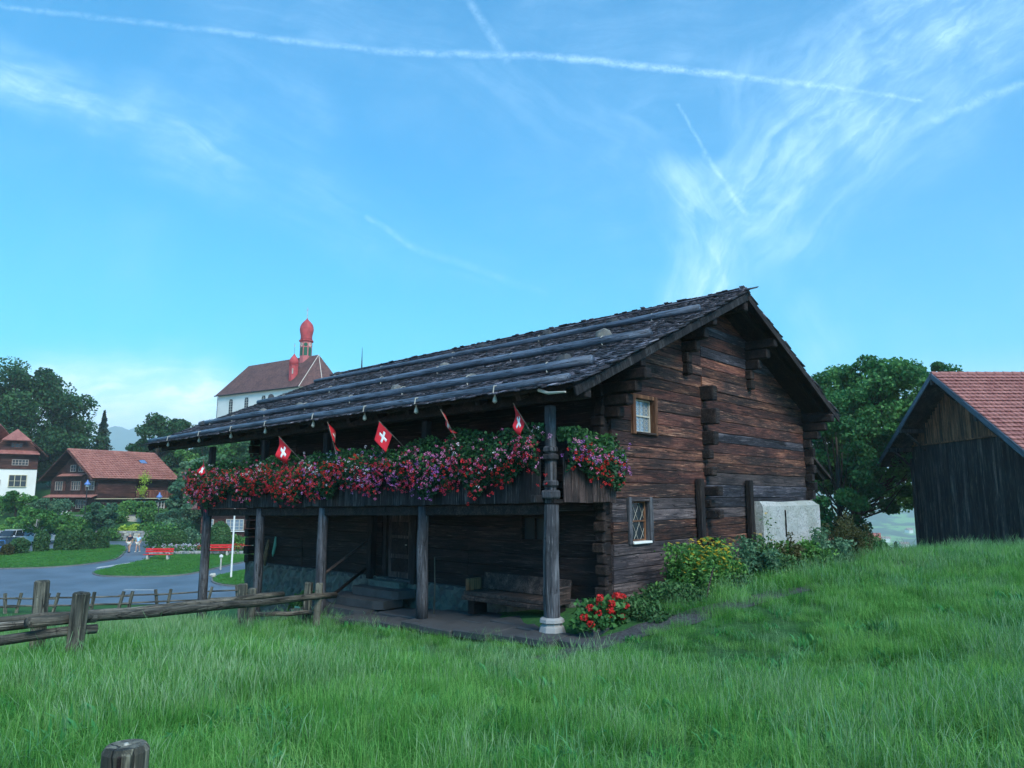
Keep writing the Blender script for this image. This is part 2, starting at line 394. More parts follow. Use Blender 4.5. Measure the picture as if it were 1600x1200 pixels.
def leaf(name, cols, trans=.25, rough=.55, pos=.6, spec=.25, rw=.25, aw=.6):
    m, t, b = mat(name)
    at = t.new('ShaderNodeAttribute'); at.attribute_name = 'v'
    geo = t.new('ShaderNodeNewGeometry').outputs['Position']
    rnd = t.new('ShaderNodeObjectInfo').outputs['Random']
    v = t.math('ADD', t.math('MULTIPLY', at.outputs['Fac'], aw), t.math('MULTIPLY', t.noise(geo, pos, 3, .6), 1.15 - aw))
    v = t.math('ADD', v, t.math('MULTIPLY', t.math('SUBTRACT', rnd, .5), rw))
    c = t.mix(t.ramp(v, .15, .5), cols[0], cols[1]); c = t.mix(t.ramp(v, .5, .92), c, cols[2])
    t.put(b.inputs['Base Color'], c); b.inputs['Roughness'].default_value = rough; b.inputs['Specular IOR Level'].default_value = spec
    tr = t.new('ShaderNodeBsdfTranslucent'); t.put(tr.inputs[0], c)
    mx = t.new('ShaderNodeMixShader'); mx.inputs[0].default_value = trans
    t.l.new(b.outputs[0], mx.inputs[1]); t.l.new(tr.outputs[0], mx.inputs[2]); t.l.new(mx.outputs[0], t.n['Material Output'].inputs[0])
    return m
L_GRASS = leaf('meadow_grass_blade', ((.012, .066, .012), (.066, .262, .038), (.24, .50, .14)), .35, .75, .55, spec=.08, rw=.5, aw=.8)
L_SEED = leaf('grass_seed_head', ((.08, .22, .08), (.15, .32, .13), (.30, .46, .26)), .2, .8, spec=.05)
L_DOCK = leaf('broad_weed_leaf', ((.016, .12, .03), (.035, .20, .05), (.08, .30, .10)), .25, .5)
L_CLOV = leaf('clover_leaf', ((.012, .10, .03), (.03, .19, .05), (.10, .36, .08)), .25, .7, spec=.1)
L_PALE = leaf('pale_herb_leaf', ((.06, .22, .09), (.12, .32, .14), (.22, .42, .2)), .25, .7, spec=.1)
L_LAWN = leaf('lawn_blade', ((.03, .13, .025), (.055, .20, .035), (.09, .27, .05)), .25)
L_OAK = leaf('dark_green_leaf', ((.012, .044, .021), (.028, .09, .034), (.058, .15, .05)), .2)
L_WALN = leaf('mid_green_leaf', ((.016, .072, .026), (.042, .155, .046), (.10, .27, .07)), .3)
L_BUSH = leaf('fresh_green_leaf', ((.022, .085, .022), (.065, .19, .042), (.15, .33, .07)), .25)
L_BLUEG = leaf('blue_green_leaf', ((.02, .065, .04), (.06, .15, .08), (.15, .28, .15)), .25)
L_CONE = leaf('clipped_hedge_leaf', ((.018, .06, .022), (.04, .11, .035), (.075, .17, .05)), .15)
L_SPRUCE = leaf('spruce_needle', ((.012, .034, .028), (.025, .060, .045), (.045, .09, .06)), .1)
L_GER = leaf('geranium_leaf', ((.008, .034, .017), (.017, .064, .028), (.04, .12, .05)), .2)
L_GERB = leaf('bright_geranium_leaf', ((.02, .075, .024), (.042, .14, .04), (.09, .24, .065)), .25)
L_RUST = leaf('rusty_bed_leaf', ((.035, .05, .015), (.06, .065, .02), (.09, .085, .03)), .2)
L_LIME = leaf('lime_leaf', ((.20, .34, .03), (.34, .48, .05), (.42, .55, .08)), .25)
def petal(name, a, b_, c_=None):
    return leaf(name, (a, b_, c_ or b_), .3, .5, 3.0)
P_RED = petal('red_petal', (.42, .012, .02), (.68, .03, .035), (.80, .07, .05)); P_CRIM = petal('crimson_petal', (.33, .015, .05), (.58, .04, .10), (.68, .08, .14))
P_PINK = petal('pink_petal', (.50, .09, .26), (.70, .20, .42), (.80, .38, .58)); P_PURP = petal('purple_petal', (.24, .06, .32), (.38, .13, .48), (.55, .28, .62))
P_WHITE = petal('white_petal', (.5, .45, .55), (.7, .66, .75), (.8, .8, .85)); P_YEL = petal('yellow_petal', (.62, .36, .02), (.78, .52, .03), (.85, .62, .08))
BARK = wood('tree_bark', (.03, .024, .02), (.08, .066, .055), (.14, .12, .10), axis=2, vary=.2, fs=.5)
BIRCHB = plain('pale_bark', (.36, .35, .32), var=.3, scale=8)
FLAGR = plain('flag_red', (.58, .02, .035), rough=.7, var=.06, scale=4); FLAGW = plain('flag_white', (.78, .78, .78), rough=.7, var=.05)
SKIN = plain('skin', (.5, .28, .2), var=0); NAVY = plain('navy_cloth', (.015, .02, .04)); LBLUE = plain('light_blue_cloth', (.38, .62, .8)); CREAMC = plain('cream_cloth', (.6, .55, .47))
HAIRG = plain('grey_hair', (.35, .33, .30)); HAIRB = plain('blond_hair', (.45, .34, .2))
CREAM = plain('cream_window_paint', (.60, .54, .36), var=.05); OLDW = plain('old_window_paint', (.36, .29, .25), var=.1); GLASSD = glass('dark_far_glass', (.03, .04, .05), .35, .2); BROWNF = plain('brown_cloth', (.14, .08, .045), var=.4, scale=9); TEAL = plain('teal_cloth', (.10, .28, .22), var=.2)

# ------------------------------------------------------------ terrain
# control points of the ground (x, y, z), joined by a thin plate spline
CP = np.array([(0, -2, .85), (0, 1, .78), (-3, 2, .75), (4, 2, .85), (9, 2, 1.0), (-8, 2, .65), (16, 4, 1.15), (-16, 2, .2), (0, 6, .45), (5, 7, .55), (-4, 7, .5),
 (.5, 11.2, -.14), (3.5, 11, .02), (6, 13, .35), (10, 18, .42), (13, 19, .62), (20, 20, .8), (20, 27, .3), (27, 25, .5), (21, 38, -.35), (32, 34, -.2), (12, 27, .15),
 (.75, 13.0, -.12), (2, 14.5, .3), (9, 22, .48), (5.5, 18, .4), (-2, 15, -.36), (-1.5, 12.6, -.26), (-4.9, 17.6, -.66), (-7.1, 19.8, -1.02), (-9.7, 22, -1.42), (-11, 24, -1.7),
 (-5.6, 9.5, .38), (-5.6, 15.6, -.38), (-4.5, 16.2, -.42), (-10, 9, -.15), (-10, 15, -.85), (-16, 18, -1.7), (-16, 28, -2.7), (-24, 30, -3.1), (-14, 35, -3.3),
 (-30, 15, -2.2), (-40, 30, -3.5), (-24.5, 39, -3.62), (-17.5, 43, -3.62), (-10, 40, -3.5), (-2, 35, -2.6), (4, 32, -1.6), (0, 50, -4), (-10, 60, -4), (-10, 80, -3.6),
 (-45, 55, -3.4), (-60, 70, -3.0), (-30, 92, -2.2), (-46, 94, -1.2), (-56, 98, .1), (-48, 108, .4), (-60, 110, .6), (-80, 100, .5), (-75, 80, -1.5), (-90, 120, 2.5),
 (-42, 128, 8), (-55, 143, 13.5), (-38, 146, 14), (-60, 165, 14), (-40, 175, 13), (-30, 120, 4), (-18, 110, -1), (-15, 140, 6), (-75, 140, 7), (-100, 160, 8), (-60, 210, 12), (-110, 230, 12),
 (14, 45, -2.5), (22, 52, -4.5), (30, 60, -6.5), (45, 60, -5), (40, 90, -14), (20, 95, -13), (5, 80, -8), (60, 100, -14), (60, 160, -28), (10, 160, -18), (-20, 200, 2),
 (60, 40, -1.2), (70, 10, 1), (-60, -10, -3), (60, -20, 2), (0, -25, 2), (100, 230, -48), (0, 250, -25)], float)
def _tps():
    P = CP[:, :2] / 50; n = len(P); d = np.linalg.norm(P[:, None] - P[None], axis=2)
    K = np.where(d > 0, d * d * np.log(d + 1e-12), 0) + np.eye(n) * 1e-5
    Q = np.c_[np.ones(n), P]; A = np.block([[K, Q], [Q.T, np.zeros((3, 3))]])
    return P, np.linalg.solve(A, np.r_[CP[:, 2], 0, 0, 0])
_P, _W = _tps()
def road_z(x, y): return -3.6 + .0172 * (y - 42)
def sstep(a, b, v):
    t = np.clip((v - a) / (b - a), 0, 1); return t * t * (3 - 2 * t)
def H(x, y):
    x = np.atleast_1d(np.asarray(x, float)); y = np.atleast_1d(np.asarray(y, float))
    xc = np.clip(x, -120, 105); yc = np.clip(y, -25, 240)
    q = np.stack([xc, yc], 1) / 50; z = np.zeros(len(x))
    for i in range(0, len(q), 20000):
        qq = q[i:i + 20000]; d = np.linalg.norm(qq[:, None] - _P[None], axis=2)
        z[i:i + 20000] = (np.where(d > 1e-9, d * d * np.log(d + 1e-12), 0)) @ _W[:len(_P)] + _W[len(_P)] + qq @ _W[len(_P) + 1:]
    # the road plane
    mx = sstep(-75, -66, x) * (1 - sstep(-14.5, -11, x)); my = sstep(38.6, 41.2, y) * (1 - sstep(87, 92, y))
    m = mx * my; z = z * (1 - m) + (road_z(x, y) - .03) * m
    # the valley and the far hill sides
    far = sstep(150, 420, np.hypot(x, y)); valley = -150 + 0 * x
    rise = np.maximum(0, y - 1150) * .105 + 14 * np.sin(x / 260. + 1) * sstep(900, 2000, y)
    left = sstep(-.05, -.35, x / np.maximum(y, 1)) if False else sstep(.05, .35, -x / np.maximum(y, 1))
    zf = (valley + rise) * (1 - left) + (np.minimum(y, 2600) * .012 + 3) * left
    return z * (1 - far) + zf * far
def h1(x, y): return float(H(x, y)[0])
P0 = Vector((.75, 13.5, 0)); HA = R(47.7)
HROT = Matrix.Rotation(HA, 3, 'Z')
def hw(g, s, z=0.): return P0 + HROT @ Vector((g, s, z))
def to_local(x, y):
    dx, dy = x - P0.x, y - P0.y; c, s_ = math.cos(HA), math.sin(HA); return dx * c + dy * s_, -dx * s_ + dy * c

def ground_mat():
    m, t, b = mat('meadow_soil'); g = t.new('ShaderNodeNewGeometry').outputs['Position']
    n = t.noise(g, .5, 6, .6); n2 = t.noise(g, 14, 5, .7); n3 = t.noise(g, .006, 6, .6); n4 = t.noise(g, .02, 4, .6)
    near = t.mix(t.ramp(n2, .35, .7), (.016, .06, .018), (.045, .15, .035))
    near = t.mix(t.ramp(n, .35, .7, 0, .5), near, (.03, .12, .03))
    n3 = t.noise(g, .011, 6, .62); far = t.mix(t.ramp(n3, .47, .53), (.17, .34, .06), (.014, .042, .02)); far = t.mix(t.ramp(n4, .55, .62), far, (.016, .045, .022)); spz = t.new('ShaderNodeSeparateXYZ'); t.put(spz.inputs[0], g); far = t.mix(t.ramp(spz.outputs[1], 2300, 3000), far, (.035, .065, .05))
    sp = t.new('ShaderNodeSeparateXYZ'); t.put(sp.inputs[0], g)
    t.put(b.inputs['Base Color'], t.mix(t.ramp(sp.outputs[1], 150, 500), near, far)); bump(t, b, n2, .8, .05)
    b.inputs['Roughness'].default_value = .95; return m
GROUND = ground_mat()
def build_ground():
    a = np.linspace(-1, 1, 300); xs = 14 * np.sinh(a * 6.3)
    b = np.linspace(0, 1, 320); ys = -35 + 28 * (np.sinh(b * 5.78) / 1.0)
    X, Y = np.meshgrid(xs, ys); Z = H(X.ravel(), Y.ravel()); nx = len(xs)
    V = np.stack([X.ravel(), Y.ravel(), Z], 1); i = np.arange(len(ys) - 1)[:, None] * nx + np.arange(nx - 1)[None]; i = i.ravel()
    me = npmesh('ground', V, np.stack([i, i + 1, i + 1 + nx, i + nx], 1), True)
    link('ground', me, mat=GROUND, kind='structure')
build_ground()

def sheet(name, poly, zf, m, dz, kind='structure', side=0.0):
    """flat sheet on the road plane, with an optional kerb-like edge"""
    mb = MB(); n = len(poly)
    top = [(x, y, float(zf(x, y)) + dz) for x, y in poly]; mb.add(top, [tuple(range(n))])
    if side:
        lo = [(x, y, z - side) for x, y, z in top]
        mb.add(top + lo, [(i, i + n, (i + 1) % n + n, (i + 1) % n) for i in range(n)])
    return mb.build(name, m, kind=kind)
def smoothpoly(pts, it=2):
    for _ in range(it):
        q = []
        for i in range(len(pts)):
            a, b = pts[i], pts[(i + 1) % len(pts)]
            q += [(a[0] * .75 + b[0] * .25, a[1] * .75 + b[1] * .25), (a[0] * .25 + b[0] * .75, a[1] * .25 + b[1] * .75)]
        pts = q
    return pts
sheet('road', [(-64, 41.4), (-28, 41.6), (-19.5, 42.2), (-15.3, 44.5), (-15.3, 86), (-30, 89), (-64, 89)][::1], road_z, ROAD, .004)
LAWN = smoothpoly([(-64, 58), (-41, 58.5), (-35.8, 60), (-34.5, 65), (-37, 71), (-41, 79.5), (-44, 80), (-46, 74), (-49, 65.2), (-64, 65.2)], 2)
ISLE = smoothpoly([(-31.8, 57), (-30.6, 55), (-29, 54), (-24.8, 54), (-23.6, 56), (-23.4, 60.5), (-22.2, 68), (-21, 74), (-30, 76), (-33.2, 71), (-31.6, 63.5)], 2)
ISLE2 = smoothpoly([(-21.6, 54.6), (-20.4, 51), (-18.6, 49.2), (-15.4, 49), (-15.4, 60), (-19, 61)], 2)
def grow(poly, k):
    cx = sum(p[0] for p in poly) / len(poly); cy = sum(p[1] for p in poly) / len(poly); q = []
    for x, y in poly:
        d = math.hypot(x - cx, y - cy); q.append((x + (x - cx) / d * k, y + (y - cy) / d * k))
    return q
LAWNM = plain('lawn_soil', (.035, .13, .025), var=.4, scale=2, bs=.6)
for nm, pl in (('lawn', LAWN), ('grass_island', ISLE), ('grass_island', ISLE2)):
    sheet('kerb', grow(pl, .14), road_z, KERB, .09, side=.14)
    sheet(nm, pl, road_z, LAWNM, .13, side=.1)
for poly in ([(-28.9, 60.4), (-27.9, 60.2), (-30.6, 65.4), (-31.4, 65.2)], [(-33.6, 56.6), (-33.3, 55.9), (-31.9, 62.2), (-32.3, 62.4)]):
    pass
sheet('road_marking', [(-33.3, 60.2), (-32.9, 59.2), (-31.6, 64.6), (-32.2, 64.9)], road_z, PAINTLN, .009)
sheet('road_marking', [(-24.6, 47.5), (-22.6, 47.5), (-22.6, 47.75), (-24.6, 47.75)], road_z, PAINTLN, .009)

def inpoly(x, y, poly):
    r = np.zeros(len(x), bool); n = len(poly); j = n - 1
    for i in range(n):
        xi, yi = poly[i]; xj, yj = poly[j]
        c = ((yi > y) != (yj > y)) & (x < (xj - xi) * (y - yi) / (yj - yi + 1e-12) + xi); r ^= c; j = i
    return r
# gravel path along the gable side, draped over the ground
PATH = [(.4, 12.1), (1.7, 12.75), (3.0, 13.35), (4.9, 14.75), (7.1, 16.9), (9.4, 19.4), (11.4, 21.2), (13.6, 22.4), (16, 23)]
def build_path():
    mb = MB(); pts = []
    for i in range(len(PATH) - 1):
        for k in range(4):
            t = k / 4; pts.append(Vector((PATH[i][0] * (1 - t) + PATH[i + 1][0] * t, PATH[i][1] * (1 - t) + PATH[i + 1][1] * t, 0)))
    vs = []; fs = []
    for i, p in enumerate(pts):
        d = (pts[min(i + 1, len(pts) - 1)] - pts[max(i - 1, 0)]).normalized(); n = Vector((-d.y, d.x, 0))
        for w in (-.24 - random.random() * .1, -.1, .1, .24 + random.random() * .1):
            q = p + n * w; vs.append((q.x, q.y, h1(q.x, q.y) + .015))
    for i in range(len(pts) - 1):
        for k in range(3): a = i * 4 + k; fs.append((a, a + 1, a + 5, a + 4))
    mb.add(vs, fs); mb.build('gravel_path', GRAVEL, kind='structure', smooth=True)
build_path()
def near_path(x, y, w=.15):
    r = np.zeros(len(x), bool)
    for (ax, ay), (bx, by) in zip(PATH[:-1], PATH[1:]):
        L2 = (bx - ax) ** 2 + (by - ay) ** 2; t = np.clip(((x - ax) * (bx - ax) + (y - ay) * (by - ay)) / L2, 0, 1)
        r |= np.hypot(x - ax - t * (bx - ax), y - ay - t * (by - ay)) < w
    return r

# ------------------------------------------------------------ grass tufts, instanced on points
def tuft(n, rad, h0, h1_, w, lean=.5, kind='blade'):
    Vs = []; Fs = []; var = []
    for i in range(n):
        a = rng.uniform(0, 6.283); r = rad * math.sqrt(rng.uniform()); bx, by = r * math.cos(a), r * math.sin(a)
        h = rng.uniform(h0, h1_); az = rng.uniform(0, 6.283); ln = rng.uniform(.02, 1) ** 1.3 * lean * h; sd_ = np.array([-math.sin(az), math.cos(az)]); di = np.array([math.cos(az), math.sin(az)])
        ww = w * rng.uniform(.7, 1.4); v = rng.uniform(); b0 = len(Vs)
        prof = ((0, .8), (.35, 1), (.72, .75), (1, .06)) if kind == 'blade' else ((0, .3), (.3, 1), (.7, .85), (1, .05))
        for tt, wf in prof:
            off = di * ln * tt ** 2.2; z = h * (tt - .36 * min(ln / h, 1.6) * tt ** 3)
            for s_ in (-1, 1):
                q = sd_ * s_ * ww * wf * .5
                Vs.append((bx + off[0] + q[0], by + off[1] + q[1], z)); var.append(v * .6 + .4 * tt)  # tone climbs along the blade: shaded base and lit tip painted in
        for k in range(3): q = b0 + k * 2; Fs.append((q, q + 1, q + 3, q + 2))
    return Vs, Fs, var
def seedheads(n, rad, h0, h1_):
    Vs = []; Fs = []; var = []
    for i in range(n):
        a = rng.uniform(0, 6.283); r = rad * math.sqrt(rng.uniform()); h = rng.uniform(h0, h1_); az = rng.uniform(0, 6.283)
        dl = rng.uniform(.05, .6); dx, dy = math.cos(az) * dl * h, math.sin(az) * dl * h; bx, by = r * math.cos(a), r * math.sin(a); v = rng.uniform()
        for ph in (0, 1.57):
            sx, sy = math.cos(ph), math.sin(ph); b0 = len(Vs)
            for tt, wf in ((0, .0010), (.74, .0010), (.84, .0032), (1, .0008)):
                for s_ in (-1, 1): Vs.append((bx + dx * tt * tt + sx * s_ * wf, by + dy * tt * tt + sy * s_ * wf, h * tt)); var.append(v)
            for k in range(3): q = b0 + k * 2; Fs.append((q, q + 1, q + 3, q + 2))
    return Vs, Fs, var
def scatter(name, protos, x, y, z, scale, pid, label, cat):
    col = bpy.data.collections.new(name + '_pieces')
    for i, me in enumerate(protos):
        o = bpy.data.objects.new('%02d_tuft' % i, me); col.objects.link(o)
    me = bpy.data.meshes.new(name); me.vertices.add(len(x)); me.vertices.foreach_set('co', np.stack([x, y, z], 1).astype(np.float32).ravel())
    for nm, ty, arr in (('scl', 'FLOAT', scale), ('rz', 'FLOAT', rng.uniform(0, 6.283, len(x))), ('pid', 'INT', pid)):
        a = me.attributes.new(nm, ty, 'POINT'); a.data.foreach_set('value', np.asarray(arr, np.int32 if ty == 'INT' else np.float32))
    o = link(name, me, kind='stuff'); o['label'] = label; o['category'] = cat
    ng = bpy.data.node_groups.new(name, 'GeometryNodeTree')
    ng.interface.new_socket('Geometry', in_out='INPUT', socket_type='NodeSocketGeometry'); ng.interface.new_socket('Geometry', in_out='OUTPUT', socket_type='NodeSocketGeometry')
    N, L = ng.nodes, ng.links; gi, go = N.new('NodeGroupInput'), N.new('NodeGroupOutput')
    ci = N.new('GeometryNodeCollectionInfo'); ci.inputs[0].default_value = col; ci.inputs[1].default_value = True; ci.inputs[2].default_value = True
    ip = N.new('GeometryNodeInstanceOnPoints'); ip.inputs['Pick Instance'].default_value = True
    def att(nm, ty):
        a = N.new('GeometryNodeInputNamedAttribute'); a.data_type = ty; a.inputs[0].default_value = nm; return a.outputs[0]
    cx = N.new('ShaderNodeCombineXYZ'); L.new(att('rz', 'FLOAT'), cx.inputs[2])
    mp = N.new('GeometryNodeMeshToPoints'); L.new(gi.outputs[0], mp.inputs[0])
    L.new(mp.outputs[0], ip.inputs['Points']); L.new(ci.outputs[0], ip.inputs['Instance']); L.new(att('pid', 'INT'), ip.inputs['Instance Index'])
    L.new(cx.outputs[0], ip.inputs['Rotation']); L.new(att('scl', 'FLOAT'), ip.inputs['Scale']); L.new(ip.outputs[0], go.inputs[0])
    md = o.modifiers.new('scatter', 'NODES'); md.node_group = ng
    return o
def pm(vfv, m, name='tuft'):
    me = npmesh(name, vfv[0], vfv[1], False, vfv[2]); me.materials.append(m); return me
def build_grass():
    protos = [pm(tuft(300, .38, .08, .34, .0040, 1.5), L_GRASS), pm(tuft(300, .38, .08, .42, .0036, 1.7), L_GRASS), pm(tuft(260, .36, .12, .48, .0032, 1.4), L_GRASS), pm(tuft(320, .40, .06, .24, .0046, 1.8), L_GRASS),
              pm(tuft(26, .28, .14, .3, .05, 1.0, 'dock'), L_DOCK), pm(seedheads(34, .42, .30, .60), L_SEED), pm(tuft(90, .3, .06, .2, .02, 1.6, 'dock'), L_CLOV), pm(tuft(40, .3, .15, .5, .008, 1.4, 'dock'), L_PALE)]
    xs, ys, sc_, pid = [], [], [], []
    def zone(y0, y1, dens, xl, xr, smin, smax):
        n = int(dens * (y1 - y0) * (xr - xl)); x = rng.uniform(xl, xr, n); y = rng.uniform(y0, y1, n)
        k = (x < .80 * y + 1.6) & (x > -.80 * y - 1.6); x, y = x[k], y[k]
        g = (x - P0.x) * math.cos(HA) + (y - P0.y) * math.sin(HA); s = -(x - P0.x) * math.sin(HA) + (y - P0.y) * math.cos(HA)
        bad = (g > np.where(s > 6, -.25, -.36)) & (s > -.6) & (s < 14.3) & (g < 13) | (g > 1.2) & (g < 14) & (s > -1.3) & (s < .2) | (g > -.5) & (g <= 1.2) & (s > -1.5) & (s < .2) | near_path(x, y) | (x > 20.6) & (y > 29.3) | (g > 1.4) & (s > 13) & (s < 15)
        bad |= (s < -.3) & (s > -1.15) & (g > -.25) & (g < 1.6)
        bad |= (y > 37.6) & (x < 5) | (y > 33) & (x > 0) & (x < 12) | (np.hypot(x + .2, y) < .9)
        bad |= (g > -.5) & (s > 0) & (x < 12)
        gg, ss = g[~bad], s[~bad]; x, y = x[~bad], y[~bad]; n = len(x); r = rng.uniform(size=n)
        patch = np.sin(x * .9 + 1.3) * np.sin(y * .7 + x * .3) ; w = rng.uniform(size=n)
        p = np.where(r < .28, 0, np.where(r < .52, 1, np.where(r < .74, 2, 3)))
        p = np.where((w < .12 + .16 * (patch > .15)) , 5, p)
        p = np.where((w > .955 - .22 * ((x > 1.0) & (y < 4.6) & (patch > -.35))), 4, p); p = np.where((w > .90) & (w < .955 - .22 * ((x > 1.0) & (y < 4.6))), 6, p)
        p = np.where((w > .86) & (w < .90), 7, p); p = np.where((patch < -.35) & (w > .5) & (w < .66), 6, p)
        sc1 = rng.uniform(smin, smax, n) * (1 + .18 * patch)
        sc1 = np.where((gg > -2.6) & (ss > -1.5) & (ss < 6) | (gg > -1.2) & (ss < -1.5) & (ss > -4) & (gg < 3), sc1 * .62, sc1)
        xs.append(x); ys.append(y); sc_.append(sc1); pid.append(p)
    zone(.7, 4.5, 46, -6, 6, .42, .78); zone(4.5, 9, 27, -9, 10, .5, .88); zone(9, 16, 16, -15, 16, .6, 1.0)
    zone(16, 26, 9, -22, 24, .75, 1.15); zone(26, 38, 6, -31, 31, .8, 1.2)
    x, y = np.concatenate(xs), np.concatenate(ys)
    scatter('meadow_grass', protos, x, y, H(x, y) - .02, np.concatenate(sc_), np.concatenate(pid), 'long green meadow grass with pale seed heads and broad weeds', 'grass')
    # short turf on the lawns beside the road
    pr = [pm(tuft(90, .5, .05, .13, .02, .8), L_LAWN), pm(tuft(90, .5, .04, .10, .02, 1.0), L_LAWN)]
    X, Y = [], []
    for pl, n in ((LAWN, 1500), (ISLE, 900), (ISLE2, 380)):
        q = np.array(pl); x = rng.uniform(max(q[:, 0].min(), -62), q[:, 0].max(), n * 2); y = rng.uniform(q[:, 1].min(), q[:, 1].max(), n * 2)
        k = inpoly(x, y, grow(pl, -.3)); X.append(x[k][:n]); Y.append(y[k][:n])
    x, y = np.concatenate(X), np.concatenate(Y)
    scatter('lawn_turf', pr, x, y, road_z(x, y) + .12, rng.uniform(.8, 1.4, len(x)), rng.integers(0, 2, len(x)), 'mown bright green turf on the lawn strips beside the road', 'grass')
build_grass()

# ------------------------------------------------------------ foliage
def leaves(pts, size, up=.3, jit=.4, elong=1.4, var=None, vz=None):
    """one folded diamond per point"""
    n = len(pts); nrm = rng.normal(size=(n, 3)); nrm[:, 2] += up * 2; nrm /= np.linalg.norm(nrm, axis=1)[:, None]
    t = rng.normal(size=(n, 3)); t -= (t * nrm).sum(1)[:, None] * nrm; t /= np.linalg.norm(t, axis=1)[:, None] + 1e-9
    b = np.cross(nrm, t); s = size * rng.uniform(1 - jit, 1 + jit, n)[:, None]
    a0 = pts - t * s * elong * .5; a2 = pts + t * s * elong * .5; a1 = pts + b * s * .5 + nrm * s * .12; a3 = pts - b * s * .5 + nrm * s * .12
    V = np.stack([a0, a1, a2, a3], 1).reshape(-1, 3); i = np.arange(n)[:, None] * 4
    F = np.concatenate([i + [0, 1, 2], i + [0, 2, 3]], 1).reshape(-1, 3)
    vv = rng.uniform(0, 1, n) if var is None else np.clip(var + rng.uniform(-.2, .2, n), 0, 1)
    return V, F, np.repeat(vv, 4)
def leafobj(name, P, size, m, parent=None, kind=None, **k):
    V, F, v = leaves(P, size, **k); me = npmesh(name, V, F, False, v); me.materials.append(m); return link(name, me, parent, kind=kind)
def shell(n, c, r, inner=.6, squash=None):
    d = rng.normal(size=(n, 3)); d /= np.linalg.norm(d, axis=1)[:, None]
    return np.array(c) + d * np.array(r) * rng.uniform(inner, 1.05, n)[:, None] ** .5
def tree(name, label, x, y, z, h, rx, crown0, nclump, nleaf, lsize, m, bark=BARK, group=None, trunk=.25, ry=None, cat='tree', ox=0., top=.0, clump=.30, seed=None, shape=None):
    """broadleaved tree: tapered trunk, limbs to every clump, clumps of leaves"""
    global rng
    keep = rng
    if seed is not None: rng = np.random.default_rng(seed)
    ry = ry or rx; root = thing(name, label, cat, (x, y, z), 0, group); cz = (crown0 + h) / 2; rz = (h - crown0) / 2
    cs = []
    for i in range(nclump):
        d = rng.normal(size=3); d /= np.linalg.norm(d); k = rng.uniform(.25, 1) ** .45 * (1.0 if rng.uniform() < .8 else rng.uniform(1.0, 1.07))
        c = np.array([ox + d[0] * rx * k, d[1] * ry * k, cz + d[2] * rz * k])
        if shape: c = shape(c, h, crown0, rx)
        cs.append(c)
    mb = MB(); lean = rng.uniform(-.03, .03, 2)
    tp = [(0, 0, -.3), (lean[0] * h * .3, lean[1] * h * .3, h * .2), (lean[0] * h * .5, lean[1] * h * .5, crown0 + (h - crown0) * .3), (lean[0] * h * .6, lean[1] * h, h * .85)]
    mb.tube(tp, [trunk * 1.25, trunk, trunk * .7, trunk * .12], 8)
    for c in cs:
        if ox and c[2] < crown0 + 2.2: continue
        tz = max(crown0 * .75, c[2] * .55); q = Vector((lean[0] * tz, lean[1] * tz, tz)); e = Vector(c); mid = (q + e) / 2 + Vector((0, 0, -.06 * h))
        mb.tube([q, mid, e], [trunk * .26, trunk * .15, trunk * .04], 5, caps=False)
    mb.build('trunk', bark, root, smooth=True)
    P = []; var = []; per = nleaf // nclump
    for c in cs:
        r = rx * clump * rng.uniform(.55, 1.4); n = int(per * rng.uniform(.7, 1.3))
        d = rng.normal(size=(n, 3)); d /= np.linalg.norm(d, axis=1)[:, None]; k = rng.uniform(0, 1, n) ** .4
        q = c + d * np.array([r, r, r * .72]) * k[:, None]
        P.append(q); var.append(np.full(n, rng.uniform(.2, .8)))
    P = np.concatenate(P); leafobj('crown', P, lsize, m, root, var=np.concatenate(var))
    rng = keep if seed is not None else rng
    return root
def spruce(name, label, x, y, z, h, r, n, lsize, group=None, m=None):
    root = thing(name, label, 'tree', (x, y, z), 0, group); MB().tube([(0, 0, -.3), (0, 0, h * .6), (0, 0, h)], [h * .02, h * .012, .01], 6).build('trunk', BARK, root)
    t = rng.uniform(0, 1, n) ** .7; zz = h * (1 - t * .92); tier = .75 + .25 * np.cos(zz / h * 2 * math.pi * 11)
    a = rng.uniform(0, 6.283, n); arm = .72 + .28 * np.cos(a * 7 + zz * 5); rr = r * t * tier * arm * rng.uniform(.25, 1.05, n)
    leafobj('crown', np.stack([rr * np.cos(a), rr * np.sin(a), zz - rr * .25], 1), lsize, m or L_SPRUCE, root, up=.6); return root
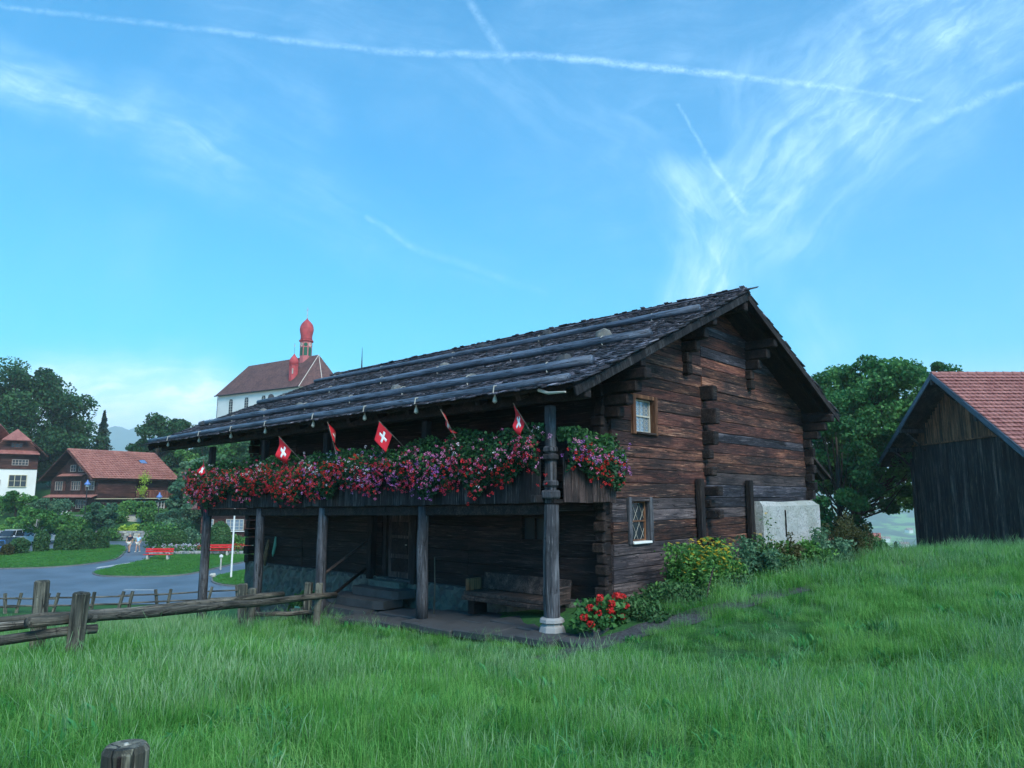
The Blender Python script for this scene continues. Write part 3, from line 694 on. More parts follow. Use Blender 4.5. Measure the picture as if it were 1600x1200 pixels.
def shrub(name, label, x, y, z, rx, rz, n, lsize, m, cat='shrub', group=None, kind='round', ry=None, seedless=True):
    root = thing(name, label, cat, (x, y, z), 0, group); ry = ry or rx
    if kind == 'clip':      # clipped egg or ball
        d = rng.normal(size=(n, 3)); d /= np.linalg.norm(d, axis=1)[:, None]; P = d * np.array([rx, ry, rz * .55]) * rng.uniform(.88, 1.02, n)[:, None]; P[:, 2] += rz * .5; P = P[P[:, 2] > 0]
        body = MB().lathe([(rx * .3, .0), (rx * .8, rz * .12), (rx * .93, rz * .45), (rx * .78, rz * .75), (rx * .4, rz * .97), (.02, rz * 1.02)], 14)
        body.build('core', L_CONE, root, smooth=True)
    elif kind == 'column':
        t = rng.uniform(0, 1, n); a = rng.uniform(0, 6.283, n); prof = np.minimum(1, (1.02 - t) * 3.2) ** .5 * (.85 + .15 * np.minimum(1, t * 5)) * (1 + .07 * np.sin(a * 3 + t * 9))
        k = rng.uniform(.82, 1.04, n); P = np.stack([rx * prof * k * np.cos(a), ry * prof * k * np.sin(a), t * rz], 1)
        MB().lathe([(rx * .7, 0), (rx * .85, rz * .2), (rx * .85, rz * .7), (rx * .5, rz * .93), (.02, rz * .99)], 12).build('core', L_CONE, root, smooth=True)
    else:
        P = []
        for i in range(max(5, n // 220)):
            c = np.array([rng.uniform(-.6, .6) * rx, rng.uniform(-.6, .6) * ry, rng.uniform(.2, .68) * rz]); q = rng.uniform(.32, .55)
            P.append(shell(min(n, 220), c, (rx * q, ry * q, rz * q * .8), .2))
        P = np.concatenate(P); P = P[P[:, 2] > -.05]
        MB().tube([(0, 0, -.1), (rx * .1, 0, rz * .5)], [.06, .02], 5).build('stem', BARK, root)
    leafobj('foliage', P, lsize, m, root); return root

# ============================================================ the log farmhouse
def zf(g, s): return 4.35 + .44 * (g + .45) - .012 * (s + 1)
def zb(g, s): return 7.52 - .43 * (g - 6.75) - .012 * (s + 1)
farm = thing('log_farmhouse', 'old dark log farmhouse with a shingle roof weighted by long logs and a flower-hung gallery', 'house', P0, HA)
def hewn(l, h, t, lb=0., lt=0., rb=0., rt=0., wob=.009, seg=.7, ch=.014):
    """hewn log along X, 0..l, z 0..h, front face at y=0 (thickness towards +y); lb/lt/rb/rt shift the ends at bottom and top"""
    n = max(2, int(l / seg) + 1); vs = []; fs = []
    sec = [(0, ch), (0, h - ch), (ch, h), (t - ch, h), (t, h - ch), (t, ch), (t - ch, 0), (ch, 0)]
    ph = random.uniform(0, 50)
    for i in range(n):
        u = i / (n - 1); fy = random.uniform(-wob, wob); tz = math.sin(ph + u * l * 1.1) * .003 + random.uniform(-.004, .004); bz = random.uniform(0, .003)
        for y, z in sec:
            k = z / h; xl = lb * (1 - k) + lt * k; xr = l + rb * (1 - k) + rt * k
            vs.append((xl + (xr - xl) * u, y + (fy if y < t / 2 else 0), z + (tz if z > h / 2 else bz)))
    for i in range(n - 1):
        for k in range(8): a = i * 8 + k; b = i * 8 + (k + 1) % 8; fs.append((a, a + 8, b + 8, b))
    fs += [tuple(range(8)), tuple(range((n - 1) * 8 + 7, (n - 1) * 8 - 1, -1))]
    return MB().add(vs, fs)
def log(a, b, z0, z1, m, s=0., t=.16, parent=farm, along='g', name='log', **k):
    """log of a wall from a to b; along='g' lies in the gable, along='s' in the gallery wall"""
    if b - a < .05: return
    o = hewn(b - a, (z1 - z0) - .002, t, **k).build(name, m, parent)
    if along == 'g': o.location = (a, s + random.uniform(-.014, .014), z0)
    else: o.location = (s + random.uniform(-.012, .012), b, z0); o.rotation_euler = (0, 0, -math.pi / 2)
    return o
def courses(*stops):
    z = []
    for (a, b, n) in stops:
        w = [random.uniform(.8, 1.2) for _ in range(n)]; tot = sum(w); c = a
        for q in w: z.append((c, c + (b - a) * q / tot)); c += (b - a) * q / tot
    return z
GL, GR, GM = 1.9, 12.42, 5.85
for z0, z1 in courses((.12, .42, 1), (.42, 1.43, 4), (1.43, 2.35, 4), (2.35, 3.73, 5), (3.73, 4.54, 3), (4.54, 7.22, 10)):
    m = W_LOW if z1 < 1.5 else (random.choice((W_MID, W_MID, W_LOW)) if z1 < 2.4 else (random.choice((W_MID, W_MID, W_TOP)) if z1 < 4.3 else random.choice((W_TOP, W_TOP, W_MID))))
    def gl(z): return max(GL, (z + .16 - 4.35) / .44 - .45)
    def gr(z): return min(GR, 6.75 + (7.52 - .16 - z) / .43)
    a, b = gl(z0), gr(z0); lt = gl(z1) - a; rt = gr(z1) - b
    if a > GM - .1 or b - a < .4:
        log(a, b, z0, z1, m, lt=lt, rt=rt); continue
    spans = [(a, GM)]
    if 1.42 < z0 < 2.34: spans = [(a, 2.42), (3.36, GM)]
    if 3.72 < z0 < 4.53: spans = [(a, 2.66), (3.66, GM)]
    for i, (p, q) in enumerate(spans): log(p, q, z0, z1, m, lt=lt if i == 0 else 0)
    if z1 > 1.5 and random.random() < .2: m = W_NAVY
    m2 = m if random.random() < .6 else random.choice((W_MID, W_LOW if z1 < 3 else W_TOP))
    if z1 < 2.2: log(GM, 8.55, z0, z1, m2)
    else: log(GM, b, z0, z1, m2, rt=rt)
# notch column where the cross wall meets the gable
for z0, z1, out in ((4.70, 5.06, .30), (4.12, 4.5, .34), (3.62, 3.95, .28), (3.28, 3.5, .16), (2.87, 3.08, .2), (2.39, 2.62, .36), (2.1, 2.3, .14), (1.86, 2.07, .34), (1.12, 1.42, .3), (.8, 1.05, .2)):
    o = MB().rbox((0, 0, 0), (.24, out + .1, z1 - z0), .025).build('log_end', W_DARK, farm)
    o.location = (GM + random.uniform(-.03, .03), -out / 2 - .0, (z0 + z1) / 2); o.rotation_euler = (random.uniform(-.04, .04), random.uniform(-.05, .05), random.uniform(-.04, .04))
# stepped bracket logs that carry the purlins
def bracket(g, ztop, n, out, w=.22, hh=.27, shrink=.24):
    for i in range(n):
        l = out - i * shrink; l = max(l, .16)
        o = MB().rbox((0, 0, 0), (w, l + .1, hh - .012), .03).build('bracket_log', W_DARK, farm)
        o.location = (g + random.uniform(-.015, .015), -l / 2 + .04, ztop - hh * (i + .5)); o.rotation_euler = (0, random.uniform(-.02, .02), 0)
for g, zt, n in ((5.02, zf(5.02, 0) - .42, 4), (8.5, zb(8.5, 0) - .42, 4)): bracket(g, zt, n, .62)
bracket(1.85, 4.92, 4, .95, .24, .24, .22); bracket(GR - .05, 4.86, 3, .9, .24, .25, .22)
for i, z in enumerate(np.arange(2.42, 4.0, .26)):      # corner crown, far right and near left
    o = MB().rbox((0, 0, 0), (.2, .3, .25 if z > 2.3 else .02), .02).build('log_end', W_DARK, farm); o.location = (GR - .06 + (.03 if i % 2 else -.02), -.08 - (.05 if i % 2 else 0), z)
for i, z in enumerate(np.arange(.32, 4.2, .21)):
    o = MB().rbox((0, 0, 0), (.12, .22 + (.08 if i % 2 else 0), .2), .03).build('log_end', W_DARK, farm); o.location = (1.58 + random.uniform(-.03, .03), .08 + random.uniform(-.04, .04), z); o.rotation_euler = (random.uniform(-.05, .05), random.uniform(-.06, .06), 0)
for i, z in enumerate(np.arange(.3, 4.6, .265)):
    o = MB().rbox((0, 0, 0), (.26, .2, .25), .02).build('log_end', W_DARK, farm); o.location = (1.82 + (.03 if i % 2 else -.03), .16, z)
# purlins under the verge
for g, zz in ((-.02, None), (1.85, None), (5.02, None), (6.75, None), (8.5, None), (GR - .05, None)):
    zt = (zf(g, 0) if g <= 6.75 else zb(g, 0)) - .17
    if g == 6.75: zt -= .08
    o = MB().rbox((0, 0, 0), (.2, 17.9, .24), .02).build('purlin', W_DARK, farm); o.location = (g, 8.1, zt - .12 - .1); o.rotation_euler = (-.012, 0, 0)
# roof decks, bargeboards, rafters
SN, SF = -.86, 17.2
MB().slab([(-.5, SN, zf(-.5, SN)), (6.75, SN, zf(6.75, SN)), (6.75, SF, zf(6.75, SF)), (-.5, SF, zf(-.5, SF))], .06).build('roof_boarding', W_DARK, farm)
MB().slab([(6.752, SN, zb(6.75, SN)), (12.95, SN, zb(12.95, SN)), (12.95, SF, zb(12.95, SF)), (6.752, SF, zb(6.75, SF))], .06).build('roof_boarding', W_DARK, farm)
for s_, e in ((SN - .02, 1), (SF + .02, -1)):
    for ga, gb, fz in ((-.52, 6.74, zf), (6.76, 12.97, zb)):
        za, zb_ = fz(ga, s_), fz(gb, s_); ang = math.atan2(zb_ - za, gb - ga); l = math.hypot(gb - ga, zb_ - za)
        o = MB().rbox((l / 2, 0, -.13), (l, .045, .17), .008).build('bargeboard', W_PLANK if ga < 0 else W_DARK, farm); o.location = (ga, s_ - .01 * e, za - .005); o.rotation_euler = (0, -ang, 0)
for s_ in np.arange(-.55, 17, 1.08):
    for ga, gb, fz in ((-.42, 6.7, zf), (6.8, 12.85, zb)):
        za, zb_ = fz(ga, s_), fz(gb, s_); ang = math.atan2(zb_ - za, gb - ga); l = math.hypot(gb - ga, zb_ - za)
        o = MB().box((l / 2, 0, -.13), (l, .12, .13)).build('rafter', W_DARK, farm); o.location = (ga, s_, za); o.rotation_euler = (0, -ang, 0)
# shingles: the nearest as single pieces, the rest joined
def add_v(me, v):
    a = me.attributes.new('v', 'FLOAT', 'POINT'); a.data.foreach_set('value', np.full(len(me.vertices), v, np.float32)); return me
BOXF = np.array([(0, 2, 3, 1), (4, 5, 7, 6), (0, 1, 5, 4), (2, 6, 7, 3), (0, 4, 6, 2), (1, 3, 7, 5)])
BOXV = np.array([(i, j, k) for k in (-1, 1) for j in (-1, 1) for i in (-1, 1)], float) / 2
def wood_attr(m):
    t = NT(m.node_tree); b = t.n['Principled BSDF']; src = b.inputs['Base Color'].links[0].from_socket
    at = t.new('ShaderNodeAttribute'); at.attribute_name = 'v'; k = t.math('ADD', t.math('MULTIPLY', t.math('POWER', at.outputs['Fac'], 2.0), 3.0), .35)
    cc = t.new('ShaderNodeCombineXYZ'); [t.put(cc.inputs[i], k) for i in range(3)]
    t.put(b.inputs['Base Color'], t.mix(1.0, src, cc.outputs[0], 'MULTIPLY'))
wood_attr(W_SH)
SHV = []
for w, l, v in ((.12, .42, .2), (.15, .45, .45), (.10, .4, .65), (.17, .44, .35), (.14, .42, .9), (.13, .46, .55)):
    me = MB().box((0, 0, 0), (w, l, .017)).mesh('shingle'); add_v(me, v); me.materials.append(W_SH); SHV.append((me, w, l))
def shingle_field(xa, xb, ya, yb, step, frame, single_to=None, wmul=1.0, objs=0):
    """frame: object matrix; x across, y upslope; returns nothing, builds pieces"""
    rows = []; y = ya
    while y < yb - .1:
        x = xa + random.uniform(0, .1)
        while x < xb:
            i = random.randrange(6); me, w, l = SHV[i]; ww = w * wmul
            rows.append((x + ww / 2, y + random.uniform(-.035, .035) + l / 2 - .06, i, random.uniform(-.06, .06), random.uniform(0, .014), ww)); x += ww + random.uniform(.002, .014)
        y += step
    return rows
def place_rows(rows, M, name, camw, nobj):
    pts = [(M @ Vector((r[0], r[1], 0))) for r in rows]; W = farm_m
    d = [((W @ p) - Vector((0, 0, EYE))).length for p in pts]; order = sorted(range(len(rows)), key=lambda i: d[i]); near = set(order[:nobj]); V = []; VA = []
    for i, (x, y, k, rz, up, ww) in enumerate(rows):
        me, w, l = SHV[k]; tilt = -.07 - random.uniform(0, .05)
        m = Matrix.Translation((x, y, .022 + up)) @ Matrix.Rotation(rz, 4, 'Z') @ Matrix.Rotation(tilt, 4, 'X')
        if i in near:
            o = link('shingle', me, farm); o.matrix_local = M @ m
        else:
            q = BOXV * np.array([ww, l, .02]); mm = np.array(m); V.append(q @ mm[:3, :3].T + mm[:3, 3]); VA.append(random.random())
    n = len(V); V = np.concatenate(V); F = (BOXF[None] + (np.arange(n) * 8)[:, None, None]).reshape(-1, 4)
    me = npmesh(name, V, F, False, np.repeat(VA, 8)); me.materials.append(W_SH); o = link(name, me, farm, kind='stuff'); o.matrix_local = M
farm_m = Matrix.Translation(P0) @ Matrix.Rotation(HA, 4, 'Z')
def frame(o, x, y):
    x = Vector(x).normalized(); y = Vector(y).normalized(); z = x.cross(y).normalized(); y = z.cross(x)
    return Matrix(((x.x, y.x, z.x, o[0]), (x.y, y.y, z.y, o[1]), (x.z, y.z, z.z, o[2]), (0, 0, 0, 1)))
MF = frame((-.5, 0, zf(-.5, 0)), (0, -1, .012), (1, 0, .44)); LF = 7.25 * math.hypot(1, .44)
MBK = frame((12.95, 0, zb(12.95, 0)), (0, 1, -.012), (-1, 0, .43)); LB = 6.2 * math.hypot(1, .43)
place_rows(shingle_field(-SF - .06, -SN + .08, -.05, LF + .12, .17, MF), MF, 'shingle_courses', None, 285)
place_rows(shingle_field(SN - .08, SF + .06, -.05, LB + .05, .2, MBK), MBK, 'rear_shingle_courses', None, 0)
# ridge capping boards
for g_, a_ in ((6.66, -.41), (6.84, .41)):
    o = MB().rbox((0, 8.17, 0), (.24, 18.12, .025), .006).build('ridge_board', W_SH, farm); add_v(o.data, .75); o.location = (g_, 0, 7.555); o.rotation_euler = (-.012, a_, 0)
# weight logs with their wire ties
def weight_log(g0, g1, s0, s1, r, lift=0.0, ties=()):
    pts = []; rs = []; n = 14; ph = random.uniform(0, 6); L = math.hypot(s1 - s0, g1 - g0)
    G_ = lambda s: g0 + (g1 - g0) * (s - s0) / (s1 - s0)
    for i in range(n):
        u = i / (n - 1); s = s0 + (s1 - s0) * u; pts.append((L * u, math.sin(ph + u * 9) * .018, zf(G_(s), s) - zf(g0, s0) + math.sin(ph + u * 7) * .01)); rs.append(r * (1.04 - .16 * u + .05 * math.sin(u * 23 + ph)))
    o = MB().tube(pts, rs, 10).build('weight_log', W_ROOFLOG, farm, smooth=True); o.location = (g0, s0, zf(g0, s0) + r + .05 + lift); o.rotation_euler = (0, 0, math.atan2(s1 - s0, g1 - g0))
    for s in ties:
        zc = zf(G_(s), s) + r + .05 + lift; mb = MB(); rr = r + .012
        mb.tube([(math.cos(a) * rr, random.uniform(-.02, .02), math.sin(a) * rr) for a in np.linspace(-2.2, 2.6, 12)], .008, 5)
        mb.tube([(-rr * .6, 0, -rr * .75), (-rr * .9, -.05, -rr * 1.5)], .009, 5)
        o = mb.build('tie', LEAD, farm); o.location = (G_(s), s, zc)
weight_log(.6, .9, -.5, 16.5, .088, .0, [.6, 2.9, 5.2, 7.4, 9.6, 11.9, 14.0, 15.6]); weight_log(2.5, 3.05, -.62, 16.5, .09, .0, [.6, 3.4, 6.2, 8.8, 11.6, 14.6])
weight_log(4.55, 5.7, -.7, 17.0, .08, .0, [.6, 4.4, 8.2, 12.2, 15.4])
weight_log(-.42, -.42, -.72, 17.3, .075, -.02, [])
for s in (1.0, 3.3, 5.1, 7.2, 9.5, 11.4, 13.4, 15.6):
    mb = MB(); mb.tube([(0, 0, .1), (-.11, 0, .08), (-.13, 0, -.06), (-.06, 0, -.1)], .012, 5); o = mb.build('tie', LEAD, farm); o.location = (-.42, s, zf(-.42, s) + .05)
    mb = MB().lathe([(.012, -.2), (.045, -.17), (.04, -.12), (.018, -.06), (.012, 0)], 8); o = mb.build('wooden_peg', LEAD, farm); o.location = (-.5, s, zf(-.42, s) + .0)
MB().tube([(0, -.05, .05), (-.05, -.3, -.03), (-.12, -.75, -.06)], [.035, .03, .018], 6).build('branch_hook', LEAD, farm).location = (-.5, -.05, zf(-.5, 0) - .08)
# stones on the roof
def rock(name, label, loc, d, m, cat='stone', group=None, rz=0, seed=0):
    r = random.Random(seed); vs = []; n, k = 9, 5
    mb = MB(); prof = [(.35, -.5), (.9, -.35), (1, .05), (.75, .38), (.3, .5)]
    for q, z in prof:
        for i in range(n):
            t = 6.283 * i / n; w = 1 + r.uniform(-.2, .2); vs.append((q * w * math.cos(t) * d[0] / 2, q * w * math.sin(t) * d[1] / 2, (z + r.uniform(-.08, .08)) * d[2]))
    fs = [(j * n + i, j * n + (i + 1) % n, (j + 1) * n + (i + 1) % n, (j + 1) * n + i) for j in range(k - 1) for i in range(n)]
    fs += [tuple(range(n - 1, -1, -1)), tuple((k - 1) * n + i for i in range(n))]
    o = mb.add(vs, fs).build(name, m); o.location = loc; o.rotation_euler = (0, 0, rz); tag(o, label, cat, group); return o
ST = [(2.12, 16.9, .5, .16, 0, 'flat dark stone at the far left end above the lowest roof log'), (2.1, 13.0, .42, .22, 1, 'pale lichen stone resting on the lowest roof log below the church window'),
      (4.02, 16.6, .4, .28, 0, 'dark blocky stone at the far left end of the middle roof log'), (2.15, 10.9, .5, .2, 1, 'wide pale stone on the lowest roof log below the church choir'),
      (6.1, 16.9, .5, .2, 0, 'dark stone perched at the far left end of the uppermost roof log'), (2.15, 8.7, .45, .2, 0, 'dark rounded stone behind the lowest roof log above the third flag'),
      (2.1, 6.5, .38, .22, 1, 'pale angular stone behind the lowest roof log above the flag with a clear cross'), (4.02, 7.2, .4, .2, 1, 'pale stone leaning behind the middle roof log near the middle of the roof'),
      (2.1, 3.8, .42, .17, 1, 'pale flat stone behind the lowest roof log right of the roof middle'), (6.1, 8.2, .5, .17, 0, 'flat stone behind the uppermost roof log left of the roof middle'),
      (6.12, 5.4, .4, .2, 0, 'small dark stone showing on the ridge line right of the roof middle'), (6.1, 3.0, .5, .16, 0, 'long dark flat stone behind the uppermost roof log near its right end'),
      (4.03, 1.75, .42, .26, 1, 'pale pointed stone behind the right end of the middle roof log'), (2.1, 1.15, .45, .24, 0, 'blue grey stone behind the right end of the lowest roof log')]
for i, (g, s, w, hh, li, lb) in enumerate(ST):
    g = {True: .95, False: 3.2}[g < 3] if g < 5 else 5.25 + .06 * s; s -= .7; p = hw(g, s, zf(g, s) + hh * .45 + .02); rock('roof_stone', lb, p, (w * .66, w * 1.0, hh * 1.2), LICHEN if li else SLAB, group='stones weighting the shingle roof', rz=HA + random.uniform(-.3, .3), seed=i + 3)
# rear lean-to seen past the right corner
MB().slab([(12.3, -.1, 3.86), (14.25, -.1, 3.0), (14.25, 7.5, 2.95), (12.3, 7.5, 3.8)], .09).build('lean_to_roof', W_DARK, farm); add_v(farm.children[-1].data, .5) if False else None
o = MB().box((0, 0, 0), (.14, .14, 3.6)).build('lean_to_post', W_SIDE, farm); o.location = (12.98, .2, 1.9)
o = MB().box((0, 0, 0), (.66, .1, 3.6)).build('lean_to_wall', W_DARK, farm); o.location = (12.72, .3, 1.9)
o = MB().box((0, 0, 0), (.12, 6.2, 3.2)).build('lean_to_wall', W_DARK, farm); o.location = (13.1, 3.4, 1.7)
o = MB().rbox((0, 0, 0), (1.7, .14, .16), .02).build('lean_to_beam', W_DARK, farm); o.location = (13.25, .1, 3.28); o.rotation_euler = (0, .42, 0)
# far, rear and inner walls
for nm, c, d in (('rear_wall', (12.33, 7.0, 2.4), (.18, 13.7, 4.6)), ('far_wall', (7.1, 13.95, 1.6), (10.3, .2, 6.4)), ('cross_wall', (5.85, 7, 2.5), (.2, 13.5, 5)), ('room_floor', (7.1, 7, .2), (10.4, 13.6, .12)), ('upper_floor', (6.2, 7, 2.6), (11.9, 13.6, .12))):
    MB().box(c, d).build(nm, W_DARK, farm)
gbl = MB(); gbl.add([(2.0, 13.9, 4.7), (12.3, 13.9, 4.7), (6.75, 13.9, 7.1), (2.0, 14.05, 4.7), (12.3, 14.05, 4.7), (6.75, 14.05, 7.1)], [(0, 1, 2), (5, 4, 3), (0, 3, 4, 1), (1, 4, 5, 2), (2, 5, 3, 0)]); gbl.build('far_gable', W_DARK, farm)
# windows of the gable
def gable_window(g0, g1, z0, z1, fm, glassm, lozenge):
    w = thing('window', '', '', (0, 0, 0)); del w['label']; del w['category']; w.parent = farm; w.location = (g0, -.035, z0); W_ = g1 - g0; Hh = z1 - z0; j = .12
    f = MB(); f.rbox((j / 2, .08, Hh / 2), (j, .2, Hh), .01).rbox((W_ - j / 2, .08, Hh / 2), (j, .2, Hh), .01)
    f.build('frame', fm, w) if False else [MB().rbox((xj, .08, Hh / 2), (j, .2, Hh), .01).build('jamb', fm, w) for xj in (j / 2, W_ - j / 2)]
    f2 = MB(); f2.rbox((W_ / 2, .08, Hh - .045), (W_ - 2 * j - .004, .18, .09), .01); f2.build('lintel', W_LOW if fm is W_POST else fm, w); MB().rbox((W_ / 2, .05, .03), (W_ - 2 * j - .004, .2, .05), .01).build('sill', WHITEP if lozenge else W_BENCH, w)
    a, b, c, d = j + .003, W_ - j - .003, .06, Hh - .092; y = .13
    cs = MB(); q = .03
    for x0, x1, y0, y1 in ((a, a + q, c, d), (b - q, b, c, d), (a + q, b - q, c, c + q), (a + q, b - q, d - q, d), (a + q, b - q, (c + d) / 2 - q / 2, (c + d) / 2 + q / 2)):
        cs.box(((x0 + x1) / 2, y, (y0 + y1) / 2), (x1 - x0, .035, y1 - y0))
    cs.build('casement', W_FRAME if lozenge else LEAD, w); MB().box(((a + b) / 2, y + .022, (c + d) / 2), (b - a, .006, d - c)).build('glass', glassm, w)
    ld = MB(); nn = 5 if lozenge else 4
    if lozenge:
        Wd = b - a - 2 * q; st = Wd / 2.5
        for sgn in (1, -1):
            k = -10
            while k < 24:
                # clip the diagonal to the casement rectangle
                x0 = k * st / 1.0; pts = []
                for t in np.linspace(0, 1, 60):
                    zz = c + q + t * (d - c - 2 * q); xx = (x0 + (zz - c) * .62) if sgn > 0 else (b - a) - (x0 + (zz - c) * .62)
                    if q < xx < (b - a - q): pts.append((a + xx, y + .008, zz))
                if len(pts) > 2: ld.tube([pts[0], pts[-1]], .0042, 4, caps=False)
                k += 1
    else:
        for ix in range(4):
            for iz in range(7):
                cx = a + q + (ix + .5) * (b - a - 2 * q) / 4; cz = c + q + (iz + .5) * (d - c - 2 * q) / 7; rr = (b - a - 2 * q) / 8.2
                ld.tube([(cx + rr * math.cos(t), y + .008, cz + rr * 1.05 * math.sin(t)) for t in np.linspace(0, 6.283, 11)], .004, 3, caps=False)
    ld.build('lead_lattice', LEAD, w)
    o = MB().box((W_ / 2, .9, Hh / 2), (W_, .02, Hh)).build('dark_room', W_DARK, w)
gable_window(2.42, 3.36, 1.4, 2.37, W_POST, GLASS, True); gable_window(2.66, 3.66, 3.7, 4.57, W_FRAME, GLASSB, False)
for g, lz in ((5.37, -.01), (8.05, -.02)):
    o = MB().rbox((0, 0, 0), (.2, .14, 2.1), .015).build('wall_clamp', W_DARKZ, farm); o.location = (g, -.11, 1.75); o.rotation_euler = (0, lz, 0)
# white plastered oven room at the corner
def plaster_block():
    g0, g1, z0, z1, s0 = 8.52, 12.68, .1, 2.24, -.27
    xs = np.r_[np.linspace(g0, 9.86, 12), np.linspace(9.96, g1, 22)]; zs = np.r_[np.linspace(z0, 1.27, 10), np.linspace(1.36, 1.9, 5), np.linspace(2.0, z1, 3)]
    vs = []; nx, nz = len(xs), len(zs)
    for j, z in enumerate(zs):
        for i, x in enumerate(xs):
            e = max(0, 1 - (z1 - z) / .12) ** 2 * .09 + max(0, 1 - (x - g0) / .15) ** 2 * .03 + max(0, 1 - (g1 - x) / .15) ** 2 * .06
            top = (.015 * math.sin(x * 1.7) - max(0, x - 12.2) * .22) if j == nz - 1 else 0
            vs.append((x + (.015 * math.sin(z * 3) if i in (0, nx - 1) else 0), s0 + e + random.uniform(-.006, .006), z + top))
    fs = []
    for j in range(nz - 1):
        for i in range(nx - 1):
            if i == 11 and 9 <= j <= 14: continue
            a = j * nx + i; fs.append((a, a + 1, a + nx + 1, a + nx))
    n0 = len(vs)
    back = [(v[0], .25, v[2]) for v in vs[::1]]
    L = [j * nx for j in range(nz)]; Rr = [j * nx + nx - 1 for j in range(nz)]; T = [(nz - 1) * nx + i for i in range(nx)]
    mb = MB(); vs2 = vs + [(vs[i][0], .12, vs[i][2]) for i in L] + [(vs[i][0], .3, vs[i][2]) for i in Rr] + [(vs[i][0], .12, vs[i][2]) for i in T]
    oL, oR, oT = n0, n0 + nz, n0 + 2 * nz
    for j in range(nz - 1): fs.append((L[j + 1], oL + j + 1, oL + j, L[j])); fs.append((Rr[j], oR + j, oR + j + 1, Rr[j + 1]))
    for i in range(nx - 1): fs.append((T[i], T[i + 1], oT + i + 1, oT + i))
    mb.add(vs2, fs).build('plastered_oven_wall', PL, farm)
    MB().box((9.91, -.08, 1.62), (.16, .03, .9)).build('slit_back', STONE, farm)
plaster_block()
# masonry footing along the gallery and the gable
def rough(name, fn, nu, nv, m, amp, parent=farm):
    vs = []; 
    for j in range(nv):
        for i in range(nu):
            p = fn(i / (nu - 1), j / (nv - 1)); vs.append((p[0] + random.uniform(-amp, amp), p[1] + random.uniform(-amp, amp) * .5, p[2] + random.uniform(-amp, amp) * .6))
    mb = MB().add(vs, [(j * nu + i, j * nu + i + 1, (j + 1) * nu + i + 1, (j + 1) * nu + i) for j in range(nv - 1) for i in range(nu - 1)])
    return mb.build(name, m, parent)
rough('stone_footing', lambda u, v: (1.62 + .1 * (1 - v) * 0, 14.15 - 14.3 * u, -1.9 + 2.2 * v), 110, 16, FOUND, .05)
rough('stone_footing', lambda u, v: (1.62 + 8 * u, 14.15, -1.9 + 2.2 * v), 40, 12, FOUND, .03); rough('stone_footing', lambda u, v: (1.7 + 7 * u, -.06, -.6 + .74 * v), 40, 5, FOUND, .02)
o = MB().box((1.78, 7, .26), (.3, 14.2, .1)).build('footing_top', SLAB, farm)
# gallery wall of dark logs, door, porch window
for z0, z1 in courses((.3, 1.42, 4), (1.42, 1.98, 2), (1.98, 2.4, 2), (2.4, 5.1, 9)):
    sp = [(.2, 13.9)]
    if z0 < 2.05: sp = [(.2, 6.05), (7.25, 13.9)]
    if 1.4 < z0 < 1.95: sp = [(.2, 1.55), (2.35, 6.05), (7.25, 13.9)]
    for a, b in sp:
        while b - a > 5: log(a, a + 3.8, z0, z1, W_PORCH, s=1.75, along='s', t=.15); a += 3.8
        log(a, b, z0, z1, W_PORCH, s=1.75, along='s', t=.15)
for i, z in enumerate(np.arange(.4, 4.6, .27)):
    o = MB().rbox((0, 0, 0), (.3 if i % 2 else .22, .26, .25), .02).build('log_end', W_DARK, farm); o.location = (1.66, 14.02, z)
for s0, s1 in ((5.62, 5.82), (7.42, 7.62)):   # posts framing the entrance
    o = MB().rbox((0, 0, 0), (.2, .18, 2.1), .015).build('door_post', W_DARKZ, farm); o.location = (1.62, (s0 + s1) / 2, 1.3)
dr = thing('door', '', ''); del dr['label']; del dr['category']; dr.parent = farm; dr.location = (1.84, 6.65, .3)
f = MB(); [f.rbox((0, y, .86), (.14, .14, 1.75), .01) for y in (-.54, .54)]; f.rbox((0, 0, 1.68), (.14, .94, .12), .01); f.build('frame', W_DARKZ, dr)
MB().box((.05, 0, .81), (.04, .94, 1.6)).build('leaf', W_SIDE, dr)
for z in (.32, .8, 1.25): MB().rbox((.024, 0, z), (.02, .66, .34 if z != .8 else .4), .006).build('panel', W_PORCH, dr)
MB().tube([(0, -.3, .85), (-.04, -.3, .85), (-.04, -.36, .85)], .012, 6).build('handle', LEAD, dr)
wd = thing('window', '', ''); del wd['label']; del wd['category']; wd.parent = farm; wd.location = (1.78, 1.95, 1.4)
[MB().rbox((0, y, .29), (.12, .07, .58), .01).build('jamb', W_PORCH, wd) for y in (-.37, .37)]; MB().rbox((0, 0, .03), (.14, .67, .06), .01).build('sill', W_PORCH, wd); MB().rbox((0, 0, .55), (.12, .67, .06), .01).build('lintel', W_PORCH, wd); MB().rbox((.01, 0, .29), (.05, .03, .46), .005).build('mullion', W_PORCH, wd); MB().box((.04, 0, .29), (.01, .68, .5)).build('glass', GLASS, wd)
